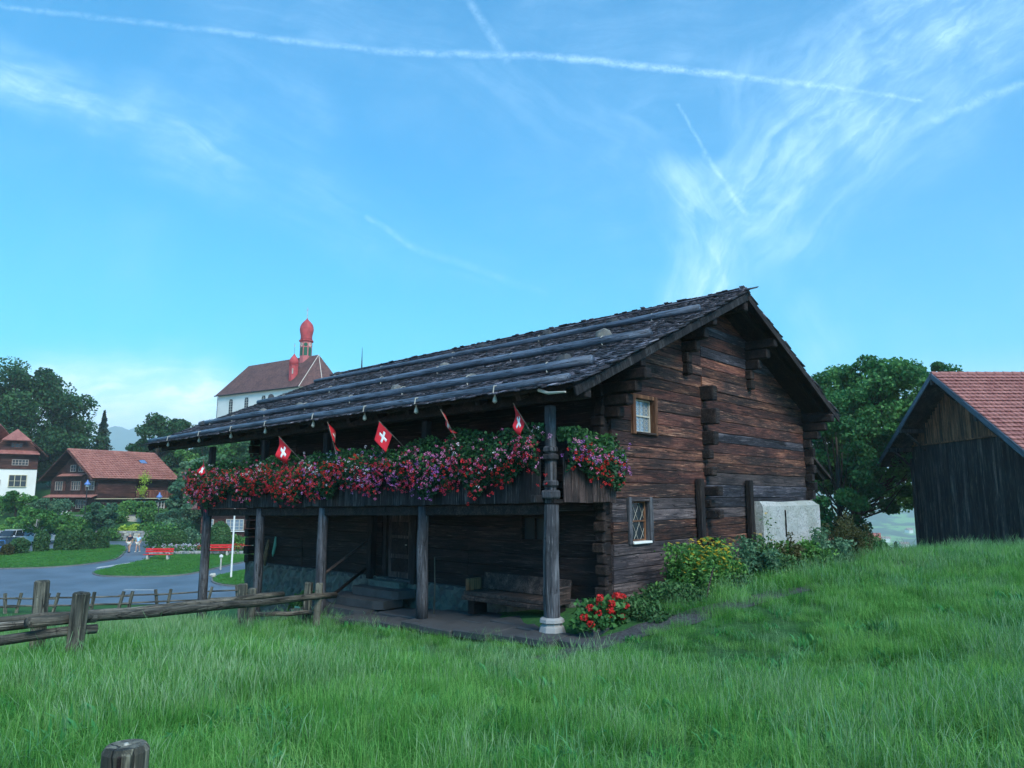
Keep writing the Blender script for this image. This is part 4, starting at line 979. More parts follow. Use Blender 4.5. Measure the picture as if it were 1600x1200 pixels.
# gallery: floor, fascia, planks, posts
def fz_(s): return 2.33 - .019 * s
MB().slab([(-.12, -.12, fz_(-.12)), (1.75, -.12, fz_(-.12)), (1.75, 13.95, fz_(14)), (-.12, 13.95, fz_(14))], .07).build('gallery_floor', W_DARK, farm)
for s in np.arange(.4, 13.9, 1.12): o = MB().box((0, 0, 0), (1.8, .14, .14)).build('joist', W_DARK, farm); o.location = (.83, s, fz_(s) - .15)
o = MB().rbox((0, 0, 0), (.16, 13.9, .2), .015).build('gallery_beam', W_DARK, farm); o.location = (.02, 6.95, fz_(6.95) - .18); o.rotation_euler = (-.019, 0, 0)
s = .16
while s < 13.8:
    w = random.uniform(.22, .31); h = .86 + random.uniform(-.012, .012)
    o = MB().rbox((0, 0, 0), (.03, w - .008, h), .004).build('gallery_plank', W_PLANK, farm); o.location = (-.155 + random.uniform(-.006, .006), s + w / 2, fz_(s) - .06 + h / 2 + random.uniform(-.012, .012)); o.rotation_euler = (random.uniform(-.006, .006), 0, 0); s += w
for g0, g1 in ((.12, 1.62),):
    g = g0
    while g < g1:
        w = random.uniform(.16, .23)
        for ss in (-.15, 14.0):
            o = MB().rbox((0, 0, 0), (w - .012, .03, .86), .004).build('gallery_plank', W_SIDE, farm); o.location = (g + w / 2, ss + random.uniform(-.008, .008), fz_(ss) - .06 + .43 + random.uniform(-.015, .015))
        g += w
o = MB().rbox((0, 0, 0), (.14, 13.9, .1), .01).build('gallery_rail', W_DARK, farm); o.location = (-.06, 6.95, fz_(6.95) + .86); o.rotation_euler = (-.019, 0, 0)
o = MB().rbox((0, 0, 0), (1.5, .12, .1), .01).build('gallery_rail', W_DARK, farm); o.location = (.85, -.08, fz_(0) + .86)
POSTS = [(.02, .26, .145), (3.56, -.2, .125), (7.34, -.62, .13), (10.38, -1.0, .12), (13.56, -1.6, .135)]
for i, (s, z0, r) in enumerate(POSTS):
    zt = fz_(s) - .09; n = 7; pts = [(random.uniform(-.012, .012), random.uniform(-.012, .012), z0 + (zt - z0) * k / (n - 1)) for k in range(n)]
    rs = [r * (1.03 - .10 * k / (n - 1)) * random.uniform(.97, 1.03) for k in range(n)]
    o = MB().tube(pts, rs, 12 if i else 8).build('post', W_POST, farm, smooth=i > 0); o.location = (-.02 if i else -.04, s, 0)
    o = MB().rbox((0, 0, 0), (.17, .17, zf(0, s) - .5 - fz_(s) + .1), .02).build('upper_post', W_POST if i == 0 else W_DARKZ, farm); o.location = (-.04 if i == 0 else .02, s, (zf(0, s) - .56 + fz_(s)) / 2)
for z, w in ((2.42, .27), (2.62, .23), (3.10, .24), (3.24, .22)):   # carved capital of the corner post
    o = MB().rbox((0, 0, 0), (w, w, .12 if z > 2.5 else .16), .03).build('carved_collar', W_POST, farm); o.location = (-.06, 0.0, z)
o = MB().rbox((0, 0, 0), (.3, .15, .14), .015).build('beam_end', W_PLANK, farm); o.location = (-.2, .18, 2.34)
tag(MB().lathe([(.27, -.26), (.25, -.14), (.22, -.03), (.185, .0), (.19, .03), (.23, .05), (.22, .1), (.18, .13)], 9).build('post_base_stone', STONE), 'pale round turned stone under the right corner post of the gallery', 'stone', 'stone bases under the gallery posts').location = hw(-.04, .02, .13)
rock('post_base_stone', 'low flat rough stone under the gallery post left of the bench', hw(-.02, 3.56, -.32), (.7, .75, .26), STONE, group='stone bases under the gallery posts', seed=41)
rock('post_base_stone', 'dark stone under the gallery post beside the end of the wooden fence', hw(-.02, 7.34, -.74), (.6, .6, .3), STONE, group='stone bases under the gallery posts', seed=42)
MB().slab([(-.3, -1.1, -.12), (1.66, -1.1, -.1), (1.66, 5.95, -.47), (-.3, 5.95, -.49)], .2).build('earth_floor', GRAVEL, farm)
# paving of the gallery floor, stone steps, railings
s = -1.25; r0 = random.Random(5)
while s < 5.9:
    w = r0.uniform(.5, 1.0); g = -.58 + r0.uniform(-.12, .12)
    while g < 1.55:
        d = min(r0.uniform(.6, 1.1), 1.62 - g)
        if d > .2:
            z = -.0 - .058 * max(s, 0); o = MB().rbox((0, 0, 0), (d - .03, w - .03, .14), .02).build('paving_stone', SLAB); o.parent = farm
            o.location = (g + d / 2 + r0.uniform(-.05, .05) * (g < 0), s + w / 2, z - .07 + r0.uniform(-.03, .02)); o.rotation_euler = (r0.uniform(-.03, .03), r0.uniform(-.03, .03), r0.uniform(-.05, .05))
        g += d
    s += w
def step(g0, g1, s0, s1, z0, z1, m=SLAB, nm='stone_step'):
    q = []; 
    for k in range(10):
        t = 6.283 * k / 10; cx, cy = math.cos(t), math.sin(t); e = .35
        q.append(((g0 + g1) / 2 + (g1 - g0) / 2 * np.sign(cx) * abs(cx) ** e * r0.uniform(.9, 1.05), (s0 + s1) / 2 + (s1 - s0) / 2 * np.sign(cy) * abs(cy) ** e * r0.uniform(.92, 1.05)))
    MB().prism(q, z0, z1).build(nm, m, farm)
step(1.3, 1.66, 6.0, 7.3, .1, .27, FOUND); step(.85, 1.6, 5.5, 7.5, -.06, .13); step(.45, 1.4, 5.7, 8.0, -.26, -.07); step(.1, 1.2, 5.9, 8.4, -.46, -.27); step(-.15, 1.0, 6.0, 8.8, -.68, -.47)
for i in range(14):
    rr = r0.uniform(.2, .45); s_ = r0.uniform(5.6, 9.2); rock('boulder', '', (0, 0, 0), (rr, rr * 1.3, rr * .7), SLAB, seed=90 + i)
    o = COL.objects[-1]; del o['label']; del o['category']; o.parent = farm; o.location = (r0.uniform(.9, 1.55), s_, -.45 - .07 * (s_ - 6)); 
def bar(a, b, r, m, nm, parent=farm, n=6):
    a, b = Vector(a), Vector(b); l = (b - a).length; o = MB().tube([(0, 0, 0), (l * .5, 0, .0), (l, 0, 0)], [r, r * 1.03, r * .95], n).build(nm, m, parent); o.location = a
    o.rotation_euler = (b - a).to_track_quat('X', 'Z').to_euler(); return o
bar((-.0, 7.25, .5), (1.55, 7.6, 1.22), .035, W_BENCH, 'handrail'); bar((.1, 7.05, -.02), (1.55, 7.65, .5), .04, W_PORCH, 'handrail')
# bench under the gallery
def porch_bench():
    t = thing('porch_bench', 'broad dark brown plank bench with armrests under the gallery against the log wall', 'bench', hw(1.15, 1.98, -.12), HA); t.scale = (1, .9, 1)
    MB().rbox((0, 0, .43), (.5, 2.85, .09), .015).build('seat', W_BENCH, t); [MB().rbox((-.27, 0, z), (.05, 2.9, .09), .01).build('apron', W_BENCH, t) for z in (.34,)]
    b = MB().rbox((0, 0, 0), (.045, 2.7, .36), .012).build('backrest', W_BENCH, t); b.location = (.33, 0, .66); b.rotation_euler = (0, .12, 0)
    for y in (-1.38, 1.38):
        MB().rbox((.02, y, .6), (.46, .07, .26), .02).build('armrest', W_FRAME if y > 0 else W_BENCH, t); MB().rbox((0, y * .88, .19), (.42, .2, .38), .01).build('leg', W_PORCH, t)
porch_bench()
o = MB().tube([(0, 0, 0), (.02, .01, .7), (.0, .03, 1.3)], [.018, .016, .013], 6).build('walking_stick', W_FENCEZ); o.location = hw(.75, 4.05, -.26); tag(o, 'pale thin stick standing upright beside the left end of the porch bench', 'stick')
# things hung on the wall
def hung(name, label, m, g, s, z, pts, wd):
    mb = MB(); mb.tube([Vector(p) for p in pts], wd, 8, flat=.5); o = mb.build(name, m, smooth=True); o.location = hw(g, s, z); o.rotation_euler = (0, 0, HA); tag(o, label, 'cloth'); return o
hung('hanging_sack', 'long brown sack hanging on the dark log wall near its far end', BROWNF, 1.6, 12.75, 1.05, [(0, 0, 0), (0, .05, -.2), (0, .12, -.5), (0, .16, -.8)], [.03, .08, .11, .05])
hung('hanging_cloth', 'narrow green cloth hanging on the dark log wall beside a brown sack', TEAL, 1.55, 12.25, 1.15, [(0, 0, 0), (0, .02, -.25), (0, .1, -.5), (0, .12, -.6)], [.03, .07, .06, .02])
t = thing('marker_stump', 'short reddish brown timber stump with a small green plate behind the fence', 'post', hw(.35, 8.7, -.95), HA)
MB().rbox((0, 0, .1), (.26, .34, .62), .03).build('stump', W_SIDE, t); MB().box((-.14, .02, .42), (.012, .22, .2)).build('plate', TEAL, t)

# ------------------------------------------------------------ geraniums on the gallery
def heads(P, size, m, name, parent, npet=9):
    n = len(P); d = rng.normal(size=(n * npet, 3)); d /= np.linalg.norm(d, axis=1)[:, None]; Q = np.repeat(P, npet, 0) + d * size
    V, F, v = leaves(Q, size * .9, jit=.25, elong=1.05, var=np.repeat(rng.uniform(.2, .8, n), npet)); me = npmesh(name, V, F, False, v); me.materials.append(m); link(name, me, parent, kind='stuff')
def flower_box(label, s0, s1, pal, nl=5200, zt=3.62, zbt=2.62, side=False, nh=330):
    t = thing('flower_box', label, 'flowers', hw(0, 0, 0), HA, 'geranium boxes hanging along the gallery'); L = s1 - s0
    if side: MB().rbox(((s0 + s1) / 2, -.3, 3.12), (L, .2, .18), .01).build('planter', W_DARK, t)
    else: MB().rbox((-.3, (s0 + s1) / 2, 3.14 - .019 * (s0 + s1) / 2), (.2, L, .18), .01).build('planter', W_DARK, t)
    def cloud(n, lo, hi, rad, bias=1.0):
        a = rng.uniform(-.1, L + .1, n); w = .5 + .5 * np.sin(a * 2.1 + s0) ; zt_ = zt - .06 + .07 * np.sin(a * 3.3 + s0 * 2) - .06 * w; zb_ = zbt + .16 * np.sin(a * 2.4 + 1 + s0) + .10 * np.sin(a * 7.1)
        k = rng.uniform(lo, hi, n) ** bias; z = zb_ + (zt_ - zb_) * k; prof = np.sqrt(np.clip(1 - (2 * k - .95) ** 2, .05, 1)); off = -.24 - rad * prof * rng.uniform(.55, 1.0, n)
        off = np.where(k > .75, off + rng.uniform(0, .3, n), off); zs = z - .019 * (s0 + a) * (not side)
        return np.stack([s0 + a, off + .02, zs], 1) if side else np.stack([off, s0 + a, zs], 1)
    leafobj('foliage', cloud(nl, 0, 1.05, .25), .062, L_GER, t, kind='stuff', elong=1.1)
    leafobj('bright_foliage', cloud(nl // 3 * (2 if side else 1), .5, 1.1, .25), .055, L_GERB, t, kind='stuff', elong=1.1)
    for m, nm, frac, lo, hi, bias in pal:
        c_ = cloud(max(3, int(nh * frac / 4)), lo, hi, .33, bias); c_ = np.repeat(c_, 4, 0) + rng.normal(0, 1, (len(c_) * 4, 3)) * np.array([.04, .15, .10] if not side else [.13, .04, .10]); heads(c_, .028, m, nm, t)
flower_box('far left gallery box, dense bright red and crimson geraniums with a pale pink patch', 10.6, 14.15, [(P_RED, 'red_blossoms', .62, .0, .75, 1), (P_CRIM, 'crimson_blossoms', .5, 0, .8, 1), (P_PINK, 'pink_blossoms', .38, .0, .9, 1), (P_WHITE, 'white_blossoms', .08, .6, 1, 1)], nh=360, zbt=2.5)
flower_box('red geranium box between the second and third gallery posts from the left', 7.5, 10.4, [(P_RED, 'red_blossoms', .95, .0, .75, 1), (P_CRIM, 'crimson_blossoms', .6, 0, .8, 1), (P_PINK, 'pink_blossoms', .15, .4, 1, 1), (P_WHITE, 'white_blossoms', .14, .6, 1, 1)], zbt=2.55)
flower_box('red geranium box with a white and violet patch, below the flag with a clear cross', 5.1, 7.4, [(P_CRIM, 'crimson_blossoms', .45, .0, .7, 1), (P_RED, 'red_blossoms', .45, .0, .8, 1), (P_PURP, 'violet_blossoms', .3, 0, .9, 1), (P_WHITE, 'white_blossoms', .3, .3, 1, 1)], nh=300)
flower_box('mostly pink and violet geranium box left of the corner post', 2.5, 5.05, [(P_PINK, 'pink_blossoms', .65, .05, .9, 1), (P_PURP, 'violet_blossoms', .4, .0, .6, 1), (P_CRIM, 'crimson_blossoms', .6, 0, .7, 1), (P_RED, 'red_blossoms', .25, 0, .6, 1)], nh=300, zt=3.6)
flower_box('leafy geranium box at the corner post, scattered pink heads above red ones', .15, 2.45, [(P_PINK, 'pink_blossoms', .36, .25, .95, 1), (P_RED, 'red_blossoms', .3, .0, .4, 1), (P_CRIM, 'crimson_blossoms', .4, 0, .7, 1), (P_WHITE, 'white_blossoms', .05, .2, 1, 1)], nh=330, zt=3.72, zbt=2.68)
flower_box('short geranium box on the gable end, bright green above violet and red heads', .1, 1.65, [(P_PURP, 'violet_blossoms', .3, .3, .7, 1), (P_PINK, 'pink_blossoms', .25, .35, .8, 1), (P_RED, 'red_blossoms', .42, .0, .5, 1)], nl=3000, side=True, nh=220, zt=3.66, zbt=2.74)

# ------------------------------------------------------------ flags
def flag(label, g, s, top, pole, fall, size, wav):
    """top: height of the pole tip; pole: vector from the tip down the pole; fall: way the cloth hangs"""
    p = hw(g, s, top); t = thing('flag', label, 'flag', p, 0, 'small flags stuck in the geranium boxes')
    pole = Vector(pole).normalized(); fall = Vector(fall).normalized(); nrm = pole.cross(fall).normalized(); n = 14
    MB().tube([(0, 0, 0), pole * (size * 1.9)], .009, 5).build('pole', W_FENCE, t)
    def P(u, v):
        w = math.sin(v * wav[1] + u * 2.2) * wav[0] * v; sq = 1 - wav[2] * v
        return pole * (u * size * sq + .02) + fall * (v * size) + nrm * (w * size)
    for nm, m, test in (('cloth', FLAGR, False), ('cross', FLAGW, True)):
        mb = MB(); vs = [P(i / n, j / n) for j in range(n + 1) for i in range(n + 1)]; fs = []
        for j in range(n):
            for i in range(n):
                u, v = (i + .5) / n - .5, (j + .5) / n - .5; c = (abs(u) < .107 and abs(v) < .32) or (abs(v) < .107 and abs(u) < .32)
                if c == test: a = j * (n + 1) + i; fs.append((a, a + 1, a + n + 2, a + n + 1))
        o = mb.add(vs, fs).build(nm, m, t, smooth=True); sm = o.modifiers.new('thickness', 'SOLIDIFY'); sm.thickness = .002
FL = [('darkest small flag at the far left gallery post', 12.8, 3.5, (.35, -.2, -1), (-.3, .3, -1), .42, (.25, 5, .5)),
      ('flag at the left with a limp cross, above red geraniums', 8.6, 3.92, (.75, -.1, -.75), (-.12, .25, -1), .50, (.2, 5, .25)),
      ('folded flag close under the eave showing almost no cross', 6.4, 4.14, (.42, -.5, -1), (.45, .8, -.9), .52, (.2, 4, .3)),
      ('large square flag with a clear white cross above the middle of the gallery', 4.42, 4.03, (.72, -.1, -.72), (-.28, .1, -1), .42, (.06, 3, .05)),
      ('narrow folded flag above the pink geraniums', 2.4, 4.12, (.5, -.3, -.9), (.55, .9, -.95), .38, (.2, 5, .3)),
      ('flag nearest the corner post, half folded with its cross showing', .42, 4.08, (.5, -.15, -.85), (.05, .4, -1), .40, (.2, 4, .35))]
for lb, s, z, pv, fv, sz, wv in FL: flag(lb, -.62, s, z, pv, fv, sz, wv)

# ============================================================ fences
def wpost(name, x, y, z0, h, w, lean=(0, 0), rz=0, m=W_FENCEZ, parent=None, rnd=False):
    mb = MB()
    if rnd: mb.tube([(0, 0, -.3), (0, 0, h * .5), (0, 0, h)], [w / 2 * 1.05, w / 2, w / 2 * .96], 14)
    else: mb.rbox((0, 0, h / 2 - .2), (w, w * .85, h + .4), .02)
    o = mb.build(name, m, parent, smooth=False); o.location = (x, y, z0); o.rotation_euler = (lean[0], lean[1], rz); return o
FZ = -.05
fn = thing('rail_fence', 'weathered grey brown log rail fence running down from the left to the farmhouse steps', 'fence')
for x, y, h, w, ln in ((-5.47, 9.5, .84, .17, (.02, .07)), (-6.36, 10.2, 1.04, .16, (0, -.02)), (-5.62, 15.8, 1.0, .17, (0, -.04)), (-5.3, 15.3, .9, .15, (.02, .03)), (-4.57, 16.8, 1.02, .16, (0, .03)), (-4.22, 16.3, .98, .15, (-.02, .04))):
    wpost('post', x, y, h1(x, y) - .02, h, w, ln, random.uniform(-.3, .3), parent=fn)
def rail(pts, r, parent=fn, m=W_FENCE, n=9):
    a = Vector(pts[0]); b = Vector(pts[-1]); k = 8; l = (b - a).length
    mb = MB().tube([(l * i / k, math.sin(i * 1.3) * .012, -math.sin(math.pi * i / k) * .02 + math.sin(i * 2.1) * .01) for i in range(k + 1)], [r[0] + (r[1] - r[0]) * i / k for i in range(k + 1)], n)
    o = mb.build('rail', m, parent, smooth=True); o.location = a + Vector((0, 0, FZ)); o.rotation_euler = (b - a).to_track_quat('X', 'Z').to_euler()
rail([(-5.75, 9.0, .96), (-4.0, 17.0, .24)], (.066, .068)); rail([(-7.6, 7.7, .96), (-5.5, 10.0, .86)], (.06, .056)); rail([(-8.2, 8.2, .94), (-6.0, 10.4, .84)], (.05, .05))
rail([(-7.3, 7.2, .84), (-5.35, 9.75, .77)], (.064, .06)); rail([(-6.3, 10.3, .80), (-4.95, 16.2, .36)], (.06, .065)); rail([(-5.7, 15.9, .0), (-4.4, 16.7, -.1)], (.05, .05))
for lb, x, y, w, h in (('sawn round post top with a crack, lowest in the picture at the left', -.885, 1.78, .10, 1.0), ('dark round post top just showing at the bottom left corner', -1.17, 1.66, .12, .93)):
    t = thing('fence_post', lb, 'post', (x, y, 0), 0, 'posts right in front of the camera')
    top = (1.835 if w < .118 else 1.84); mb = MB().tube([(0, 0, top - 1.3), (0, 0, top - .3), (0, 0, top - .012), (0, 0, top)], [w / 2, w / 2, w / 2, w / 2 - .008], 20); mb.build('shaft', W_FENCEZ, t)
    c = MB().box((.012, -w / 2 - .0, top - .12), (.006, .008, .22)); c.build('crack', W_DARK, t); MB().lathe([(.006, top), (.004, top + .004)], 8).build('nail', LEAD, t)
# crossed-stake fence beside the road
rf = thing('road_fence', 'low crossed-stake fence with two thin rails along the near edge of the road', 'fence')
rp = [(-29.5, 38.6), (-26.0, 39.2), (-24.2, 39.4), (-22.4, 39.7), (-20.7, 40.2), (-19.0, 41.0), (-17.2, 41.9), (-15.3, 42.8)]
for i, (x, y) in enumerate(rp):
    z = h1(x, y)
    for k in (-1, 1):
        o = MB().box((0, 0, .45), (.14, .10, 1.15)).build('stake', W_FENCEZ, rf); o.location = (x + .22 * k, y + .1 * k, z); o.rotation_euler = (.05 * k, .16 * k if i % 2 else .22, random.uniform(-.4, .4))
    if i:
        for zz in (.36, .72):
            a = Vector((rp[i - 1][0] - .3, rp[i - 1][1], h1(*rp[i - 1]) + zz + random.uniform(-.05, .05))); b = Vector((x + .3, y, z + zz + random.uniform(-.05, .05))); bar(a, b, .045, W_FENCE, 'rail', rf)
# ============================================================ red geranium trough
def trough():
    t = thing('geranium_trough', 'stone trough of big scarlet geranium heads on the paving by the corner post', 'flowers', hw(.42, -.7, -.05), HA); t.scale = (.82, .82, .82)
    MB().rbox((0, 0, .10), (1.1, .36, .22), .03).build('trough', SLAB, t)
    P = np.stack([rng.uniform(-.72, .72, 900), rng.uniform(-.32, .32, 900), rng.uniform(.22, .78, 900)], 1); P = P[(np.abs(P[:, 0]) < .75 - .5 * (P[:, 2] - .3))]
    leafobj('foliage', P, .12, L_GERB, t, elong=1.0, kind='stuff')
    for i, (x, z) in enumerate(((-.42, .88), (-.30, .76), (-.5, .66), (.0, .72), (-.36, .55), (-.72, .5), (.14, .86), (.42, .84), (.30, .45), (.52, .62), (.55, .36), (.1, .42), (-.05, .58), (-.62, .36), (.72, .76))):
        q = np.array([[0, 0, 0.]]); n = 60; d = rng.normal(size=(n, 3)); d /= np.linalg.norm(d, axis=1)[:, None]; d[:, 2] *= .85
        V, F, v = leaves(d * .072, .05, elong=1.0); me = npmesh('flower_head', V, F, False, v); me.materials.append(P_RED); o = link('flower_head', me, t); o.location = (x, -.26 + .1 * (i % 3) - .05, z)
        MB().tube([(x, -.2, z - .06), (x * .8, -.05, .25)], .006, 4, caps=False).build('stem', L_GERB, t)
trough()
# ============================================================ flower bed along the gable
def bed(label, g, s, rx, h, n, ls, m, cat='plant', flowers=None, spike=False, name='bed_plant'):
    h *= .80 + .012 * max(g, 0)
    p = hw(g, s); z = h1(p.x, p.y); t = thing(name, label, cat, (p.x, p.y, z), HA, 'plants in the bed along the gable')
    P = []
    ns = int(rx * 26)
    mb = MB()
    for i in range(ns):
        a = rng.uniform(0, 6.283); r = rx * math.sqrt(rng.uniform()); bx, by = r * math.cos(a), r * .7 * math.sin(a); hh = h * rng.uniform(.55, 1.08) * (1 - .35 * (r / rx) ** 2); lx, ly = rng.uniform(-.15, .15, 2)
        k = rng.uniform(.08, 1, int(n * 2.2) // ns); q = np.stack([bx + lx * k + rng.normal(0, .09 if not spike else .05, len(k)), by + ly * k + rng.normal(0, .09 if not spike else .05, len(k)), k * hh], 1); P.append(q)
        mb.tube([(bx, by, 0), (bx + lx, by + ly, hh)], [.006, .003], 4, caps=False)
        if flowers is not None and rng.uniform() < .55:
            flowers.append((bx + lx, by + ly, hh + .02))
    mb.build('stems', m, t, kind='stuff'); leafobj('foliage', np.concatenate(P), ls * .62, m, t, kind='stuff', elong=1.9, up=.1)
    return t
def daisies(t, pts, m, size=.055):
    P = np.array(pts); npt = 9; V = []; 
    for x, y, z in P:
        a0 = rng.uniform(0, 1); tilt = rng.uniform(-.5, .5, 2)
        for k in range(npt):
            a = a0 + 6.283 * k / npt; c, s = math.cos(a), math.sin(a); f = lambda r, w: (x + c * r - s * w, y + s * r + c * w, z + tilt[0] * (c * r) + tilt[1] * (s * r))
            V += [f(.008, 0), f(size * .6, size * .22), f(size, 0), f(size * .6, -size * .22)]
    n = len(V) // 4; me = npmesh('blossoms', V, np.arange(n * 4).reshape(-1, 4), False, rng.uniform(0, 1, n * 4)); me.materials.append(m); link('blossoms', me, t, kind='stuff')
bed('low dark green plant right beside the red geranium trough', 1.25, -.95, .55, .42, 700, .06, L_CONE)
bed('low leafy plant at the corner of the gable, left of the leaning stake', 2.3, -1.05, .6, .5, 800, .06, L_CONE)
fl = []; t = bed('tall bushy plant covered in yellow daisy-like flowers', 3.6, -.95, .75, 1.5, 2600, .075, L_BUSH, flowers=fl)
daisies(t, fl + [(rng.uniform(-.7, .7), rng.uniform(-.6, .1), rng.uniform(.45, 1.12)) for _ in range(90)], P_YEL, .06)
fl = []; t = bed('smaller yellow-flowered plant just right of the tall yellow bush', 4.75, -.9, .5, 1.4, 1100, .07, L_BUSH, flowers=fl); daisies(t, fl, P_YEL, .045)
bed('blue green leafy plant between the two wall clamps', 5.9, -.95, .7, 1.25, 1700, .08, L_BLUEG)
bed('dense dark green plant below the right wall clamp', 7.1, -.95, .7, 1.15, 1700, .075, L_CONE)
bed('rusty olive stalky plant in front of the left edge of the white plaster', 8.1, -1.05, .65, 1.2, 1600, .06, L_RUST, spike=True)
bed('green plant in the bed below the slit in the white plaster', 9.3, -1.0, .8, 1.05, 1800, .08, L_BUSH)
bed('grey green plant in front of the right half of the white plaster', 10.6, -1.0, .8, 1.2, 1800, .08, L_BLUEG)
bed('reddish brown feathery plant at the right corner of the white plaster', 12.0, -1.05, .8, 1.35, 2000, .055, L_RUST, spike=True)
bed('tall rusty feathery plant at the far right end of the bed', 13.3, -.9, .8, 1.5, 2000, .055, L_RUST, spike=True)
bed('pale green grassy plant where the bed meets the meadow', 14.6, -1.1, .7, .8, 1400, .06, L_GERB)
fl = []; t = bed('thin tall plant with a few yellow heads at the left edge of the white plaster', 8.0, -.5, .3, 1.95, 240, .06, L_BUSH, flowers=fl); daisies(t, fl[:5], P_YEL, .07)
o = MB().tube([(0, 0, -.1), (.1, 0, .3), (.2, .02, .62)], [.018, .016, .013], 6).build('stake', W_BENCH); p = hw(2.75, -1.5); o.location = (p.x, p.y, h1(p.x, p.y)); tag(o, 'short pale stake leaning at the left end of the flower bed', 'stake')
wd_ = thing('bed_weeds', 'low weeds and leafy ground cover along the foot of the gable bed', 'plants', tuple(hw(0, 0, 0)), HA); wd_['kind'] = 'stuff'
_n = 14000; _g = rng.uniform(1.0, 15.2, _n); _s = -rng.uniform(.2, 1.55, _n); _zz = np.array([h1(*hw(a, -1)[:2]) for a in np.linspace(1, 15.2, 30)]); _Q = np.stack([_g, _s, np.interp(_g, np.linspace(1, 15.2, 30), _zz) + rng.uniform(0, .34, _n) * (.6 + .4 * np.sin(_g * 3)) * np.clip((_g - .4) / 3.5, .35, 1)], 1)
leafobj('leaves', _Q, .05, L_CONE, wd_, kind='stuff', elong=1.8)
# fern by the footing
p = hw(.9, 9.4); z = -1.0; t = thing('fern', 'bright green fern growing against the stone footing behind the fence', 'plant', (p.x, p.y, z)); leafobj('fronds', shell(500, (0, 0, .4), (.45, .45, .45), .1), .1, L_GERB, t, elong=2.2)

